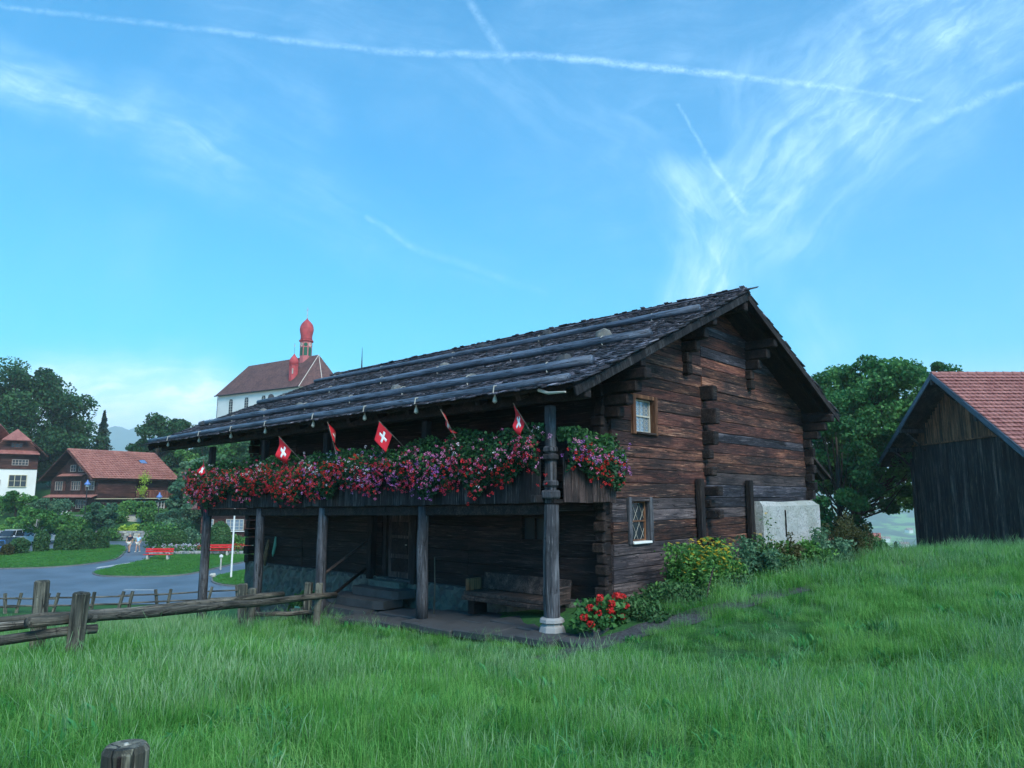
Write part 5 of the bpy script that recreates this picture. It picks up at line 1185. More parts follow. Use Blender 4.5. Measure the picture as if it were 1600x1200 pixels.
# ============================================================ the barn on the right
def barn():
    X0, Y0, Y1 = 20.8, 29.4, 38.0; YR = (28.1 + 39.4) / 2
    t = thing('wooden_barn', 'tall dark plank barn with a red tiled roof standing on the right', 'barn', (X0, YR, -.3)); z0 = -.3
    def P(x, y, z): return (x - X0, y - YR, z - z0)
    ZE, ZR = 4.0, 8.0; ya, yb = 28.0, 39.5
    def zr(y): return ZR - abs(y - YR) * (ZR - ZE) / ((yb - ya) / 2)
    y = Y0; i = 0; split = 4.95
    while y < Y1 - .05:
        w = min(random.choice((.17, .2, .22, .24)), Y1 - y); top = zr(y + w / 2) - .16
        for a, b, m, dx in ((-.25, min(split, top), W_BARN, 0), (split, top, W_BARNL, .05)):
            if b - a < .05: continue
            if a > 0 and False: continue
            o = MB().rbox((0, 0, 0), (.035, w - .01, b - a), .004).build('plank', m if b > split or a >= split else W_BARN, t); o.location = P(X0 - dx + random.uniform(-.008, .008), y + w / 2, (a + b) / 2)
            if dx: o.location.x -= 0
        y += w; i += 1
    o = MB().rbox((0, 0, 0), (.06, Y1 - Y0, .07), .01).build('drip_board', W_BARNL, t); o.location = P(X0 - .08, (Y0 + Y1) / 2, split - .02); o.scale = (1, .96, 1)
    # inner shell and the side towards the camera
    MB().box(P(X0 + 9, (Y0 + Y1) / 2 + .1, 2.0), (17.8, Y1 - Y0 - .5, 4.6)).build('inner_shell', W_DARK, t)
    g = MB().add([P(X0 + .12, Y0, 3.8), P(X0 + .12, Y1, 3.8), P(X0 + .12, YR, ZR - .3)], [(0, 1, 2)]); g.build('gable_backing', W_DARK, t)
    x = X0 + .1
    while x < X0 + 14:
        w = .24; o = MB().rbox((0, 0, 0), (w - .01, .035, 4.5), .004).build('plank', W_CHALET if x < X0 + 1 else W_BARN, t); o.location = P(x + w / 2, Y0 + random.uniform(-.006, .006), 2.0); x += w
    for (yy, sg) in ((Y0, -1), (Y1, 1)):
        o = MB().rbox((0, 0, 0), (.18, .18, 4.6), .01).build('corner_post', W_BARN, t); o.location = P(X0 - .02, yy + sg * .03, 2.0)
    xa, xb = X0 - 1.15, X0 + 18
    MB().slab([P(xa, ya, ZE), P(xb, ya, ZE), P(xb, YR, ZR), P(xa, YR, ZR)], .09).build('roof_boarding', W_BARN, t)
    MB().slab([P(xa, yb, ZE), P(xb, yb, ZE), P(xb, YR, ZR), P(xa, YR, ZR)], .09).build('roof_boarding', W_BARN, t)
    for y_ in (ya, yb):
        a = Vector(P(xa - .02, y_, ZE - .06)); b = Vector(P(xa - .02, YR, ZR - .06)); o = MB().rbox(((b - a).length / 2, 0, 0), ((b - a).length, .05, .24), .008).build('bargeboard', W_ROOFLOG, t); o.location = a
        d = (b - a).normalized(); o.matrix_local = Matrix.Translation(a) @ frame((0, 0, 0), d, Vector((-1, 0, 0))) ; 
    for yy, zz in ((YR, 7.62), (YR - 3.0, zr(YR - 3.0) - .3), (YR + 3.0, zr(YR + 3.0) - .3), (Y1, zr(Y1) - .3), (Y0, zr(Y0) - .3)):
        o = MB().rbox((0, 0, 0), (1.3, .16, .2), .01).build('purlin', W_BARN, t); o.location = P(X0 - .55, yy, zz)
        bar(P(X0 - .95, yy, zz - .08), P(X0 - .02, yy, zz - .95), .06, W_BARN, 'brace', t)
    # tile courses on the near slope
    sl = math.hypot(ZR - ZE, YR - ya); M = frame(P(xa, ya, ZE), (1, 0, 0), (0, YR - ya, ZR - ZE)); n = int(sl / .33); V = []; tw = .23
    V = []
    for r in range(n):
        for c in range(int((xb - xa) / tw)):
            q = BOXV * np.array([tw - .015, .42, .035]); q[:, 2] += np.where(q[:, 1] < 0, .065, .0) + .03 + random.uniform(0, .012); q[:, :2] += (c * tw + tw / 2 + (0 if r % 2 else tw / 2) * 0, r * .33 + .15); V.append(q)
    n_ = len(V); V = np.concatenate(V); mm = np.array(M); V = V @ mm[:3, :3].T + mm[:3, 3]; F = (BOXF[None] + (np.arange(n_) * 8)[:, None, None]).reshape(-1, 4)
    me = npmesh('roof_tiles', V, F); me.materials.append(T_BARN); link('roof_tiles', me, t, kind='stuff')
    for k in range(42): o = MB().tube([(0, 0, 0), (.44, 0, .0)], [.12, .10], 8).build('ridge_tile', T_BARN, t); o.location = P(xa + .42 * k, YR, ZR + .04)
    MB().tube([P(xa, ya - .06, ZE - .02), P(xb, ya - .06, ZE - .05)], .07, 6).build('gutter', DKMETAL, t)
barn()

# ============================================================ trees
def X(px, d): return (px - 800) / FPX * d * 1.008
tree('walnut_tree', 'broad mid green tree standing between the farmhouse and the barn', X(1318, 43), 43, -2.6, 13.2, 4.5, 4.1, 170, 54000, .155, L_WALN, trunk=.2, seed=11, clump=.18, ry=4.4, ox=1.7)
tree('walnut_tree', 'tree with a ragged top branch rising above the barn ridge', X(1448, 47), 47, -2.6, 14.8, 2.7, 4.2, 60, 15000, .155, L_WALN, trunk=.25, seed=19, clump=.24)
tree('background_tree', 'small tree crown peeping over the barn roof at the right', X(1522, 52), 52, -2.5, 12.0, 1.5, 6, 10, 2600, .16, L_WALN, seed=14)
tree('walnut_tree', 'lower darker tree hugging the right corner of the farmhouse', X(1296, 40), 40, -2.6, 10.2, 2.5, 1.6, 60, 26000, .14, L_WALN, trunk=.2, seed=13, clump=.27)
tree('beech_tree', 'huge dark green tree behind the houses at the far left', X(38, 122), 122, 3, 20.5, 10.5, 1.5, 130, 60000, .34, L_OAK, trunk=.7, seed=21, clump=.24)
tree('beech_tree', 'lower spreading dark tree right of the huge left tree', X(98, 126), 126, 3, 12.5, 3.7, .5, 44, 16000, .32, L_OAK, trunk=.35, seed=22, clump=.28)
tree('beech_tree', 'dark tree at the extreme left edge behind the white house', X(-40, 118), 118, 3, 20, 8, 3, 40, 9000, .42, L_OAK, trunk=.5, seed=23)
spruce('spruce_tree', 'slim spruce rising behind the ridge of the brown chalet', X(165, 130), 130, 4, 13.4, 4.6, 4600, .36)
tree('background_tree', 'dark tree left of the eave of the farmhouse, tall rounded top', X(252, 118), 118, 2.5, 13.0, 3.7, .5, 70, 20000, .28, L_OAK, seed=25, clump=.3)
tree('background_tree', 'small dark tree behind the right end of the chalet roof', X(232, 124), 124, 3, 9.0, 2.4, .6, 40, 9000, .28, L_OAK, seed=26, clump=.34)
HT = [(300, 132, 4.5, 12.4, 4.4, L_OAK, 'tree on the church hill showing just above the eave'), (338, 122, 2, 11.5, 4.4, L_BUSH, 'fresh green tree seen between the gallery post and the log wall'), (292, 118, 1, 10.0, 4.0, L_BUSH, 'light green tree above the left end of the gallery flowers'),
      (318, 104, 0, 8.0, 2.6, L_BLUEG, 'blue green tree right of the chalet roof corner'), (375, 112, 1, 12, 4.6, L_BUSH, 'light green tree framed by the gallery opening'), (330, 96, -1.5, 8.6, 3.6, L_OAK, 'dark tree behind the far gallery post'),
      (405, 108, 0, 12, 4.6, L_OAK, 'dark tree behind the left end of the farmhouse wall'), (305, 92, -1.6, 6.4, 2.6, L_BLUEG, 'silvery green shrubby tree behind the left flower box'), (345, 90, -2, 7.2, 3.2, L_OAK, 'dark tree above the windows of the low house'),
      (215, 128, 4, 5.2, 2.6, L_OAK, 'low dark tree on the skyline right of the spruce'), (140, 128, 4, 5.6, 2.6, L_OAK, 'low dark tree on the skyline left of the spruce'), (450, 120, 4, 12, 5, L_OAK, 'tree hidden mostly behind the farmhouse roof')]
for i, (px, d, z, h, r, m, lb) in enumerate(HT): tree('background_tree', lb, X(px, d), d, h1(X(px, d), d) - .3 if z > 90 else z, h, r, h * .12, 22, 6500, .34, m, seed=40 + i, clump=.33, group='trees at the foot of the church hill')
# garden in front of the chalet
GT = [(75, 80, 5.0, 2.0, 1.6, 5200, L_BUSH, BIRCHB, 'round-headed young tree with a pale trunk beside the parked cars', 31), (118, 84, 3.1, 1.7, .8, 3200, L_BUSH, BARK, 'young bright green tree behind the clipped hedges', 32), (176, 88, 5.4, 1.9, .6, 5200, L_BLUEG, BARK, 'loose grey green tree in front of the chalet wall', 33),
      (42, 92, 4.0, 2.2, .6, 3600, L_BUSH, BARK, 'bushy green tree below the white house', 34), (5, 86, 4.4, 2.6, .6, 3600, L_BUSH, BARK, 'green tree at the left edge above the cars', 35), (88, 94, 2.8, 1.8, .6, 3600, L_BLUEG, BARK, 'green tree against the lower storey of the chalet', 36), (274, 88, 4.6, 1.8, .3, 3600, L_BLUEG, BARK, 'pale bushy tree above the round clipped shrubs', 37),
      (236, 97, 3.2, 1.8, .4, 2600, L_BUSH, BARK, 'small tree right of the chalet balcony', 38), (298, 84, 5.0, 2.0, .3, 3600, L_BLUEG, BARK, 'tall silvery shrub tree left of the far gallery post', 39)]
for px, d, h, r, c0, n, m, bk, lb, sd_ in GT: x = X(px, d); tree('garden_tree', lb, x, d, h1(x, d), h * .8, r * .85, c0, 16, n, .2, m, bark=bk, trunk=.11, seed=sd_, clump=.36, group='small trees of the village garden')
# creeper on the chalet, clipped hedges and topiary
HG = [(35, 68.5, .5, 1.1, 'brownish clipped hedge cone beside the blue car', L_RUST), (53, 70, .8, 1.6, 'dark rounded hedge cone left of the pale tree trunk', L_CONE), (86, 72.5, .66, 2.1, 'tall clipped hedge column just right of the pale trunk', L_CONE), (113, 73.5, .42, 1.85, 'narrow dark hedge column standing apart', L_CONE),
      (132, 73.5, .7, 2.1, 'broad clipped hedge column, third from the right end', L_CONE), (156, 74.5, .66, 2.2, 'clipped hedge column, second from the right end of the row', L_CONE), (178, 75.5, .66, 2.2, 'clipped hedge column at the right end of the row', L_CONE)]
for px, d, r, h, lb, m in HG: x = X(px, d); shrub('hedge_column', lb, x, d, float(road_z(x, d)), r, h, 2400, .12, m, 'hedge', 'clipped hedges between lawn and car park', 'column')
for px, d, r, h, lb in ((265, 71, .95, 1.75, 'left of two dark clipped round shrubs above the red bench'), (292, 73, .85, 1.7, 'right of two dark clipped round shrubs above the red bench'), (356, 70.5, 1.0, 2.6, 'big egg-shaped clipped shrub in front of the low house')):
    x = X(px, d); shrub('topiary', lb, x, d, float(road_z(x, d)) + .35, r, h, 3600, .1, L_CONE, 'shrub', 'clipped round shrubs by the benches', 'clip')
SH = [(200, 88, 1.5, 1.4, L_BUSH), (222, 89, 1.6, 1.5, L_LIME), (243, 89, 1.5, 1.8, L_BUSH), (270, 79, 1.9, 2.7, L_BUSH), (150, 90, 1.8, 1.6, L_BUSH), (190, 93, 1.8, 1.9, L_BUSH), (245, 95, 1.8, 2.2, L_BUSH), (120, 90, 1.8, 2.0, L_BUSH), (60, 88, 2.2, 2.0, L_BUSH), (20, 96, 2.6, 2.6, L_BUSH), (100, 96, 2.2, 2.2, L_BLUEG),
      (315, 78, 1.4, 2.2, L_BLUEG), (330, 74, 1.1, 1.2, L_CONE), (382, 73, 1.2, 1.6, L_BUSH), (300, 80, 1.6, 2.6, L_OAK), (-10, 90, 3, 2.8, L_BUSH), (210, 100, 2, 2, L_BUSH), (160, 98, 1.6, 1.3, L_BUSH), (232, 88.5, .9, 1.0, L_GERB)]
names_ = ['low green shrub above the left end of the stone wall', 'yellow green shrub on top of the stone wall', 'green shrub above the two walkers', 'big dark feathery shrub left of the round topiary', 'shrub behind the middle of the hedge row', 'shrub below the chalet terrace wall', 'shrub right of the chalet garden door', 'shrub between the young tree and the hedge columns', 'shrub behind the pale-trunked tree', 'wide shrub below the white house', 'grey green shrub below the left chalet windows',
          'silvery shrub left of the far gallery post', 'dark low shrub left of the egg-shaped topiary', 'green shrub right of the egg-shaped topiary', 'tall dark shrub behind the right round topiary', 'shrub cut off by the left edge of the picture', 'shrub at the right end of the chalet', 'small shrub in front of the pale terrace wall', 'small bright shrub hanging over the stone wall']
for (px, d, r, h, m), lb in zip(SH, names_): x = X(px, d); shrub('garden_shrub', lb, x, d, max(h1(x, d), float(road_z(x, d)) if d < 92 else -9), r, h, 2600, .17, m, 'shrub', 'shrubs of the village garden')
# flower border behind the red benches
t = thing('flower_border', 'long bed of red, pink and white flowers edged with rubble behind the red benches', 'flowers', (-27.0, 70.5, float(road_z(0, 70.5)) + .1))
P = np.stack([rng.uniform(-6.5, 6, 5200), rng.normal(0, .6, 5200), rng.uniform(0, .75, 5200)], 1); leafobj('foliage', P, .14, L_BUSH, t, kind='stuff')
for m, nm, n, a, b in ((P_RED, 'red_blossoms', 260, -2.5, 2.5), (P_PINK, 'pink_blossoms', 110, -5.5, 5), (P_WHITE, 'white_blossoms', 150, -6.4, -2.5), (P_WHITE, 'white_blossoms', 80, 2.5, 6), (P_YEL, 'yellow_blossoms', 40, 1, 6)):
    heads(np.stack([rng.uniform(a, b, n), rng.normal(-.1, .55, n), rng.uniform(.45, .85, n)], 1), .09, m, nm, t, 6)
V = []
for i in range(70):
    q = BOXV * np.array([random.uniform(.3, .6), .3, random.uniform(.2, .4)]); a = random.uniform(-.5, .5); q = q @ np.array([[math.cos(a), -math.sin(a), 0], [math.sin(a), math.cos(a), 0], [0, 0, 1]]); q += (-6.5 + i * .18, -1.0 + random.uniform(-.1, .1), .14); V.append(q)
me = npmesh('edging_stones', np.concatenate(V), (BOXF[None] + (np.arange(70) * 8)[:, None, None]).reshape(-1, 4)); me.materials.append(STONE); link('edging_stones', me, t, kind='stuff')
# retaining wall at the bend
t = thing('retaining_wall', 'low grey rubble wall at the bend behind the two walkers', 'wall', (-43.5, 87.5, float(road_z(0, 87.5))))
for r in range(4):
    x = -5.5
    while x < 4.5:
        w = random.uniform(.4, .8); o = MB().rbox((0, 0, 0), (w - .03, .34 + random.uniform(-.05, .05), .27), .03).build('stone', random.choice((STONE, STONE, KERB, CONCRETE)), t); o.location = (x + w / 2, .08 * math.sin(x), .14 + r * .28); o.rotation_euler = (0, random.uniform(-.03, .03), 0); x += w
MB().box((-.5, .25, .5), (10, .2, 1.2)).build('backing', KERB, t)

# ============================================================ houses of the village
def fr(t): return t
def win(parent, c, w, h, n=2, m=CREAM, rot=0, gm=GLASSD, rows=1):
    """window standing in a wall that faces local -Y, turned by rot"""
    f = MB(); q = .07
    f.box((-w / 2 + q / 2, 0, 0), (q, .12, h)).box((w / 2 - q / 2, 0, 0), (q, .12, h)).box((0, 0, h / 2 - q / 2), (w - 2 * q, .12, q)).box((0, -.02, -h / 2 + q / 2), (w - 2 * q, .16, q))
    for i in range(1, n): f.box((-w / 2 + w * i / n, 0, 0), (.07, .10, h - 2 * q))
    for i in range(1, rows + 1): f.box((0, .005, -h / 2 + h * i / (rows + 1)), (w - 2 * q, .06, .04))
    o = f.build('window', m, parent); o.location = c; o.rotation_euler = (0, 0, rot); MB().box((0, .03, 0), (w - .1, .03, h - .1)).build('pane', gm, o); return o
def tile_slope(parent, a, b, c, step, tw, m, name='roof_tiles', th=.05):
    """a,b eave ends, c ridge end above a: individual rows of tiles"""
    a, b, c = Vector(a), Vector(b), Vector(c); M = frame(a, b - a, c - a); L = (b - a).length; S = (c - a).length; mm = np.array(M); V = []
    for r in range(int(S / step) + 1):
        n = max(1, int(L / tw))
        for k in range(n):
            q = BOXV * np.array([L / n - .01, step * 1.3, th]); q[:, 2] += np.where(q[:, 1] < 0, th * 1.1, 0) + th * .6 + random.uniform(0, th * .2); q[:, 0] += (k + .5) * L / n; q[:, 1] += min(r * step + step * .6, S - step * .4); V.append(q)
    n_ = len(V); V = np.concatenate(V) @ mm[:3, :3].T + mm[:3, 3]; me = npmesh(name, V, (BOXF[None] + (np.arange(n_) * 8)[:, None, None]).reshape(-1, 4)); me.materials.append(m); return link(name, me, parent, kind='stuff')
def chalet():
    a = R(60); N = Vector((-55.9, 98, 0)); t = thing('brown_chalet', 'brown timber chalet with an orange tiled roof and a blue skylight', 'house', (N.x, N.y, .0), a)
    # local X along the ridge, local Y into the gable; the gable faces -X, the eave side faces -Y
    Lh, W = 13.1, 13.0; ze, zr_ = 4.6, 8.7; o = 1.1
    MB().box((Lh / 2, W / 2, 2.3), (Lh - 2 * o, W - 2 * o, 4.6)).build('walls', W_CHALET, t)
    MB().add([(o, o, 4.6), (o, W - o, 4.6), (o, W / 2, zr_ - .5), (Lh - o, o, 4.6), (Lh - o, W - o, 4.6), (Lh - o, W / 2, zr_ - .5)], [(0, 1, 2), (5, 4, 3)]).build('gable', W_CHALET, t)
    for y0 in (0, W):
        MB().slab([(0, y0, ze), (Lh, y0, ze), (Lh, W / 2, zr_), (0, W / 2, zr_)], .14).build('roof', W_CHALET, t)
    tile_slope(t, (0, 0, ze), (Lh, 0, ze), (0, W / 2, zr_), .52, .4, T_CH, th=.11); tile_slope(t, (Lh, W, ze), (0, W, ze), (Lh, W / 2, zr_), .52, .8, T_CH)
    for k in range(30): pass
    MB().tube([(0, W / 2, zr_ + .08), (Lh, W / 2, zr_ + .08)], .14, 6).build('ridge', T_CH, t)
    for y0 in (0, W):
        b0, b1 = Vector((-.03, y0, ze - .12)), Vector((-.03, W / 2, zr_ - .12)); bar(b0, b1, .13, W_CHALET, 'bargeboard', t)
    # skirt roofs across the gable
    for z, y0, y1, dd in ((2.55, .4, W - .8, .9), (5.45, 3.4, W - 3.6, .7)):
        MB().slab([(o - dd, y0, z - .35), (o - dd, y1, z - .35), (o, y1, z), (o, y0, z)], .08).build('skirt_roof', T_CH, t)
    G = -math.pi / 2     # windows in the gable face -X
    for y, z, w, h, n in ((2.2, 3.75, 1.9, 1.25, 3), (5.6, 3.75, 2.2, 1.25, 4), (9.8, 3.75, 1.8, 1.25, 3), (4.5, 6.15, 1.5, .95, 3), (6.6, 6.15, 1.3, .95, 2), (4.0, 1.25, 2.4, 1.25, 4), (8.8, 1.25, 2.2, 1.25, 4)): win(t, (o - .03, y, z), w, h, n, OLDW, -math.pi / 2)
    for y in (3.2, 4.4, 6.8, 8.4): MB().box((o - .06, y, 3.75), (.05, .35, 1.3)).build('shutter', W_CHALETL, t)
    # the eave side: boarded gallery, balcony, garden windows
    MB().rbox((3.9, o - .25, 3.1), (5.4, .5, 2.2), .02).build('gallery', W_CHALET, t); MB().box((3.9, o - .28, 1.98), (5.6, .56, .08)).build('gallery_sill', CREAM, t)
    for k in range(26): MB().box((6.75 + k * .22, o - .75, 2.6), (.19, .04, 1.0)).build('baluster', W_CHALETL, t)
    MB().rbox((9.6, o - .75, 3.14), (6.1, .1, .1), .01).build('rail', W_CHALETL, t); MB().box((9.6, o - .35, 2.02), (6.1, .85, .1)).build('balcony_floor', CREAM, t)
    win(t, (7.8, o - .04, .95), 3.6, 1.4, 6, WHITEP, 0, GLASSD, 2); win(t, (10.8, o - .04, .95), 1.5, 1.4, 3, WHITEP, 0, GLASSD, 2)
    wp = MB(); 
    for i in range(5):
        for j in range(8): wp.tube([(2.2 + j * .27, .75, .3 + i * .27), (2.2 + j * .27, 1.05, .3 + i * .27)], .12, 6)
    wp.build('woodpile', W_BENCH, t)
    k = .62; y = W / 2 * k; z = ze + (zr_ - ze) * k + .14; an = math.atan2(zr_ - ze, W / 2)
    q = MB().rbox((0, 0, .04), (1.25, 1.2, .12), .02).build('skylight', DKMETAL, t); q.location = (9.6, y, z); q.rotation_euler = (an, 0, 0); MB().box((0, 0, .11), (.95, .9, .02)).build('pane', SKYGL, q)
    return t
chalet()
x = X(232, 94); t = thing('creeper', 'yellow green climbing plant hanging from the chalet balcony', 'plant', (X(237, 103.5), 103.5, .5)); leafobj('foliage', np.concatenate([rng.normal(0, 1, (300, 3)) * (.4, .2, .34) + (.1, -.5, 4.3), rng.normal(0, 1, (240, 3)) * (.34, .2, .42) + (-.15, -.5, 2.6), rng.normal(0, 1, (90, 3)) * (.15, .15, .8) + (.05, -.4, 3.2)]), .13, L_LIME, t)
t = thing('terrace_wall', 'pale sloping terrace wall under the chalet, partly hidden by shrubs', 'wall', (X(180, 95), 95, -1.6)); MB().box((0, 0, .7), (9.4, .3, 1.5)).build('wall', CONCRETE, t); MB().rbox((0, -.02, 1.5), (9.5, .4, .12), .02).build('coping', KERB, t)
for i, px in enumerate((108, 114, 120)):
    t = thing('garden_chair', ('left', 'middle', 'right')[i] + ' one of three white sunbed chairs in front of the chalet', 'chair', (X(px, 95.5), 95.5, -.05), .6, 'white sunbed chairs'); bar((-.3, 0, .1), (0, 0, .12), .05, WHITEP, 'seat', t); o = MB().box((.18, 0, .38), (.08, .5, .6)).build('backrest', WHITEP, t); o.rotation_euler = (0, .5, 0); [MB().box((-.3 + .4 * k, 0, -.05), (.05, .45, .3)).build('leg', WHITEP, t) for k in (0, 1)]
def white_house():
    D = 106; cx = X(33, D); t = thing('white_house', 'white rendered house with brown timber gable and red half-hipped roof at the left edge', 'house', (cx + .3, D, -.6), R(35))
    xl, xr = -14, 2.55; fy = 0
    MB().box(((xl + xr) / 2, 5, 3.4), (xr - xl, 10, 6.8)).build('rendered_wall', PLW, t); MB().box(((xl + xr) / 2, -.02, .6), (xr - xl + .08, .1, 1.2)).build('plinth', CREAM, t)
    MB().box((-.4, 4.9, 8.0), (5.9, 10.0, 2.45)).build('timber_storey', W_CHALET, t); MB().box((-9, 4.9, 7.6), (10.5, 9.8, 1.7)).build('timber_storey', W_CHALET, t)
    MB().add([(-3.2, -.05, 9.2), (2.5, -.05, 9.2), (1.1, -.05, 11.4), (-1.7, -.05, 11.4)], [(0, 1, 2, 3)]).build('timber_gable', W_CHALET, t)
    zR, zE = 12.6, 8.7
    # front gable roof with its half hip
    L_, R_, F_ = -4.2, 3.7, -1.2
    MB().slab([(R_, F_, zE), (R_, 10, zE), (-.3, 10, zR), (-.3, .9, zR)], .15).build('roof', T_H, t); MB().slab([(L_, F_, zE), (L_, 10, zE), (-.3, 10, zR), (-.3, .9, zR)], .15).build('roof', T_H, t)
    MB().slab([(-2.1, F_ - .1, 10.9), (1.5, F_ - .1, 10.9), (-.28, .92, zR + .04), (-.32, .92, zR + .04)], .15).build('half_hip', T_H, t)
    MB().slab([(-24, -1.0, 8.6), (-3.6, -1.0, 8.6), (-2.4, 5, 13.6), (-24, 5, 13.6)], .15).build('main_roof', T_H, t); MB().slab([(-24, 11, 8.6), (2, 11, 8.6), (-2.4, 5, 13.6), (-24, 5, 13.6)], .15).build('main_roof', T_H, t)
    MB().slab([(-3.1, -1.0, 8.95), (2.7, -1.0, 8.95), (2.4, -.06, 9.5), (-2.9, -.06, 9.5)], .1).build('skirt_roof', T_H, t)
    bar((R_, F_, zE - .15), (1.5, F_, 10.75), .12, W_CHALET, 'bargeboard', t); bar((L_, F_, zE - .15), (-2.1, F_, 10.75), .12, W_CHALET, 'bargeboard', t)
    win(t, (-.2, -.12, 10.2), 1.5, .7, 3, W_CHALETL); win(t, (.4, -.16, 7.75), 2.0, .85, 5, OLDW, 0, GLASSD, 1)
    win(t, (.3, -.1, 5.1), 2.2, 1.75, 3, CREAM); win(t, (.1, -.1, 1.9), 2.3, 1.7, 3, CREAM); win(t, (-2.4, -.1, 4.8), 1.3, .9, 1, W_CHALET); win(t, (-5.4, -.1, 4.9), 1.3, 1.4, 2, CREAM); win(t, (-6.4, -.1, 1.9), 1.6, 1.7, 2, CREAM)
    o = MB().lathe([(.34, 0), (.34, .06)], 16).build('oval_window', GLASS, t); o.location = (-2.6, -.02, 2.2); o.rotation_euler = (math.pi / 2, 0, 0); o.scale = (1, 1.5, 1)
    MB().tube([(2.5, -.12, .2), (2.5, -.12, 6.7)], .05, 6).build('downpipe', WHITEP, t)
white_house()
def low_house():
    D = 82; t = thing('low_house', 'low dark house with white framed windows seen under the gallery', 'house', (X(326, D), D, float(road_z(0, D)) + .4), R(-4))
    MB().box((6, 3, 1.8), (12, 6, 3.6)).build('walls', W_CHALET, t); MB().slab([(-.8, -.9, 3.5), (13, -.9, 3.5), (13, 3, 5.6), (-.8, 3, 5.6)], .15).build('roof', T_CHU, t); MB().slab([(-.8, 7, 3.5), (13, 7, 3.5), (13, 3, 5.6), (-.8, 3, 5.6)], .15).build('roof', T_CHU, t)
    win(t, (1.0, -.06, 1.75), .95, 1.2, 2, CONCRETE, 0, GLASSB, 2); win(t, (3.9, -.06, 1.75), 2.0, 1.2, 4, CONCRETE, 0, GLASSB, 2); MB().box((3.9, -.12, 1.05), (2.3, .2, .08)).build('sill', WHITEP, t); win(t, (7.6, -.06, 1.75), 1.6, 1.2, 3, WHITEP, 0, GLASSB, 2)
low_house()
t = thing('far_barn', 'dark gabled roof poking out left of the tall tree behind the chalet', 'barn', (X(232, 133), 133, 5.0), R(20)); MB().box((2, 3, 2.5), (5, 6, 5)).build('walls', W_CHALET, t); MB().slab([(-1.6, -.8, 4.9), (6, -.8, 4.9), (6, 3, 7.6), (-1.6, 3, 7.6)], .15).build('roof', DKMETAL, t); MB().slab([(-1.6, 6.8, 4.9), (6, 6.8, 4.9), (6, 3, 7.6), (-1.6, 3, 7.6)], .15).build('roof', DKMETAL, t)
def church():
    a = math.atan2(.540, -.8415); C = Vector((-42.6, 145, 0)); t = thing('hill_church', 'white church on the hill with a dark red roof and a red onion-domed bell turret', 'church', (C.x, C.y, 12.0), a)
    # local X along the nave (away from the choir), local -Y is the side away from the camera; camera side is +Y
    z0 = 12.0; ze = 24.1 - z0; zr_ = 31.6 - z0; Lh = 26.2; W = 11.0
    # flip so that the nave runs +X and the visible wall lies at y=0, body towards -Y
    MB().box((Lh / 2, -W / 2, ze / 2 - 1), (Lh, W, ze + 2)).build('nave_wall', PLW, t)
    ap = [(0, 0), (0, -W), (-3.6, -W + 2.6), (-3.6, -2.6)]; MB().prism(ap, -2, ze).build('choir_wall', PLW, t)
    e = .55; Pn = lambda x, y, z: (x, y, z); rA = (1.0, -W / 2, zr_); rB = (23.6, -W / 2, zr_ - .25); A0, B0 = (-.2, e, ze - .1), (Lh + e, e, ze - .1); A1, B1 = (-.2, -W - e, ze - .1), (Lh + e, -W - e, ze - .1)
    MB().add([A0, B0, rB, rA], [(0, 1, 2, 3)]).build('nave_roof', T_CHU, t); MB().add([A1, B1, rB, rA], [(3, 2, 1, 0)]).build('nave_roof', T_CHU, t); MB().add([B0, B1, rB], [(0, 1, 2)]).build('hip_roof', T_CHU, t)
    q0, q1 = (-4.1, -2.3, ze - .1), (-4.1, -W + 2.3, ze - .1)
    for f in ((A0, q0, rA), (q0, q1, rA), (q1, A1, rA)): MB().add(list(f), [(0, 1, 2)]).build('choir_roof', T_CHU, t)
    MB().add([A0, B0, B1, A1, q1, q0], [(0, 1, 2, 3, 4, 5)]).build('soffit', PLW, t)
    for p in (A0, q0): MB().tube([p, rA], .07, 5).build('hip_flashing', CREAMC, t)
    MB().tube([(A0[0], e + .05, ze - .12), (B0[0], e + .05, ze - .12)], .13, 6).build('gutter', DKMETAL, t); MB().tube([(.1, .12, ze - .3), (.1, .12, -1)], .07, 6).build('downpipe', DKMETAL, t); MB().tube([(Lh, .12, ze - .3), (Lh, .12, -1)], .07, 6).build('downpipe', DKMETAL, t)
    # round-headed windows
    for x in (21.6, 16.4, 10.9, 4.6):
        w, h = 1.25, 3.3; zc = ze - 4.3; g = MB(); arc = [(w / 2 * math.cos(k), h - w / 2 + w / 2 * math.sin(k)) for k in np.linspace(0, math.pi, 9)]; poly = [(-w / 2, 0), (w / 2, 0)] + arc
        s = 1.35; fr_ = MB().add([(px * s, 0, (pz - h / 2) * 1.12 + h / 2) for px, pz in poly] , [tuple(range(len(poly)))]); o = fr_.build('window', PLW, t); o.location = (x, .02, zc)
        p2 = MB().add([(px, .0, pz) for px, pz in poly], [tuple(range(len(poly)))]).build('pane', GLASS, o); p2.location = (0, .03, 0)
        br = MB(); [br.box((0, .05, z), (w, .03, .06)) for z in np.arange(.5, h, .55)]; br.box((0, .05, h / 2), (.07, .03, h)); br.build('glazing_bar', CONCRETE, o); MB().box((0, .14, -.08), (1.8, .3, .12)).build('sill', CREAMC, o)
    # bell turret
    tx, ty = 5.0, -W / 2; o8 = .5
    tw = MB().lathe([(1.28, zr_ - 3.2), (1.28, zr_ + 3.1)], 8, off=o8).build('turret_shaft', CH_PINK, t); tw.location = (tx, ty, 0)
    MB().lathe([(1.32, zr_ + 3.05), (1.58, zr_ + 3.25), (1.58, zr_ + 3.4), (1.35, zr_ + 3.5)], 8, off=o8).build('cornice', CH_RED, t).location = (tx, ty, 0)
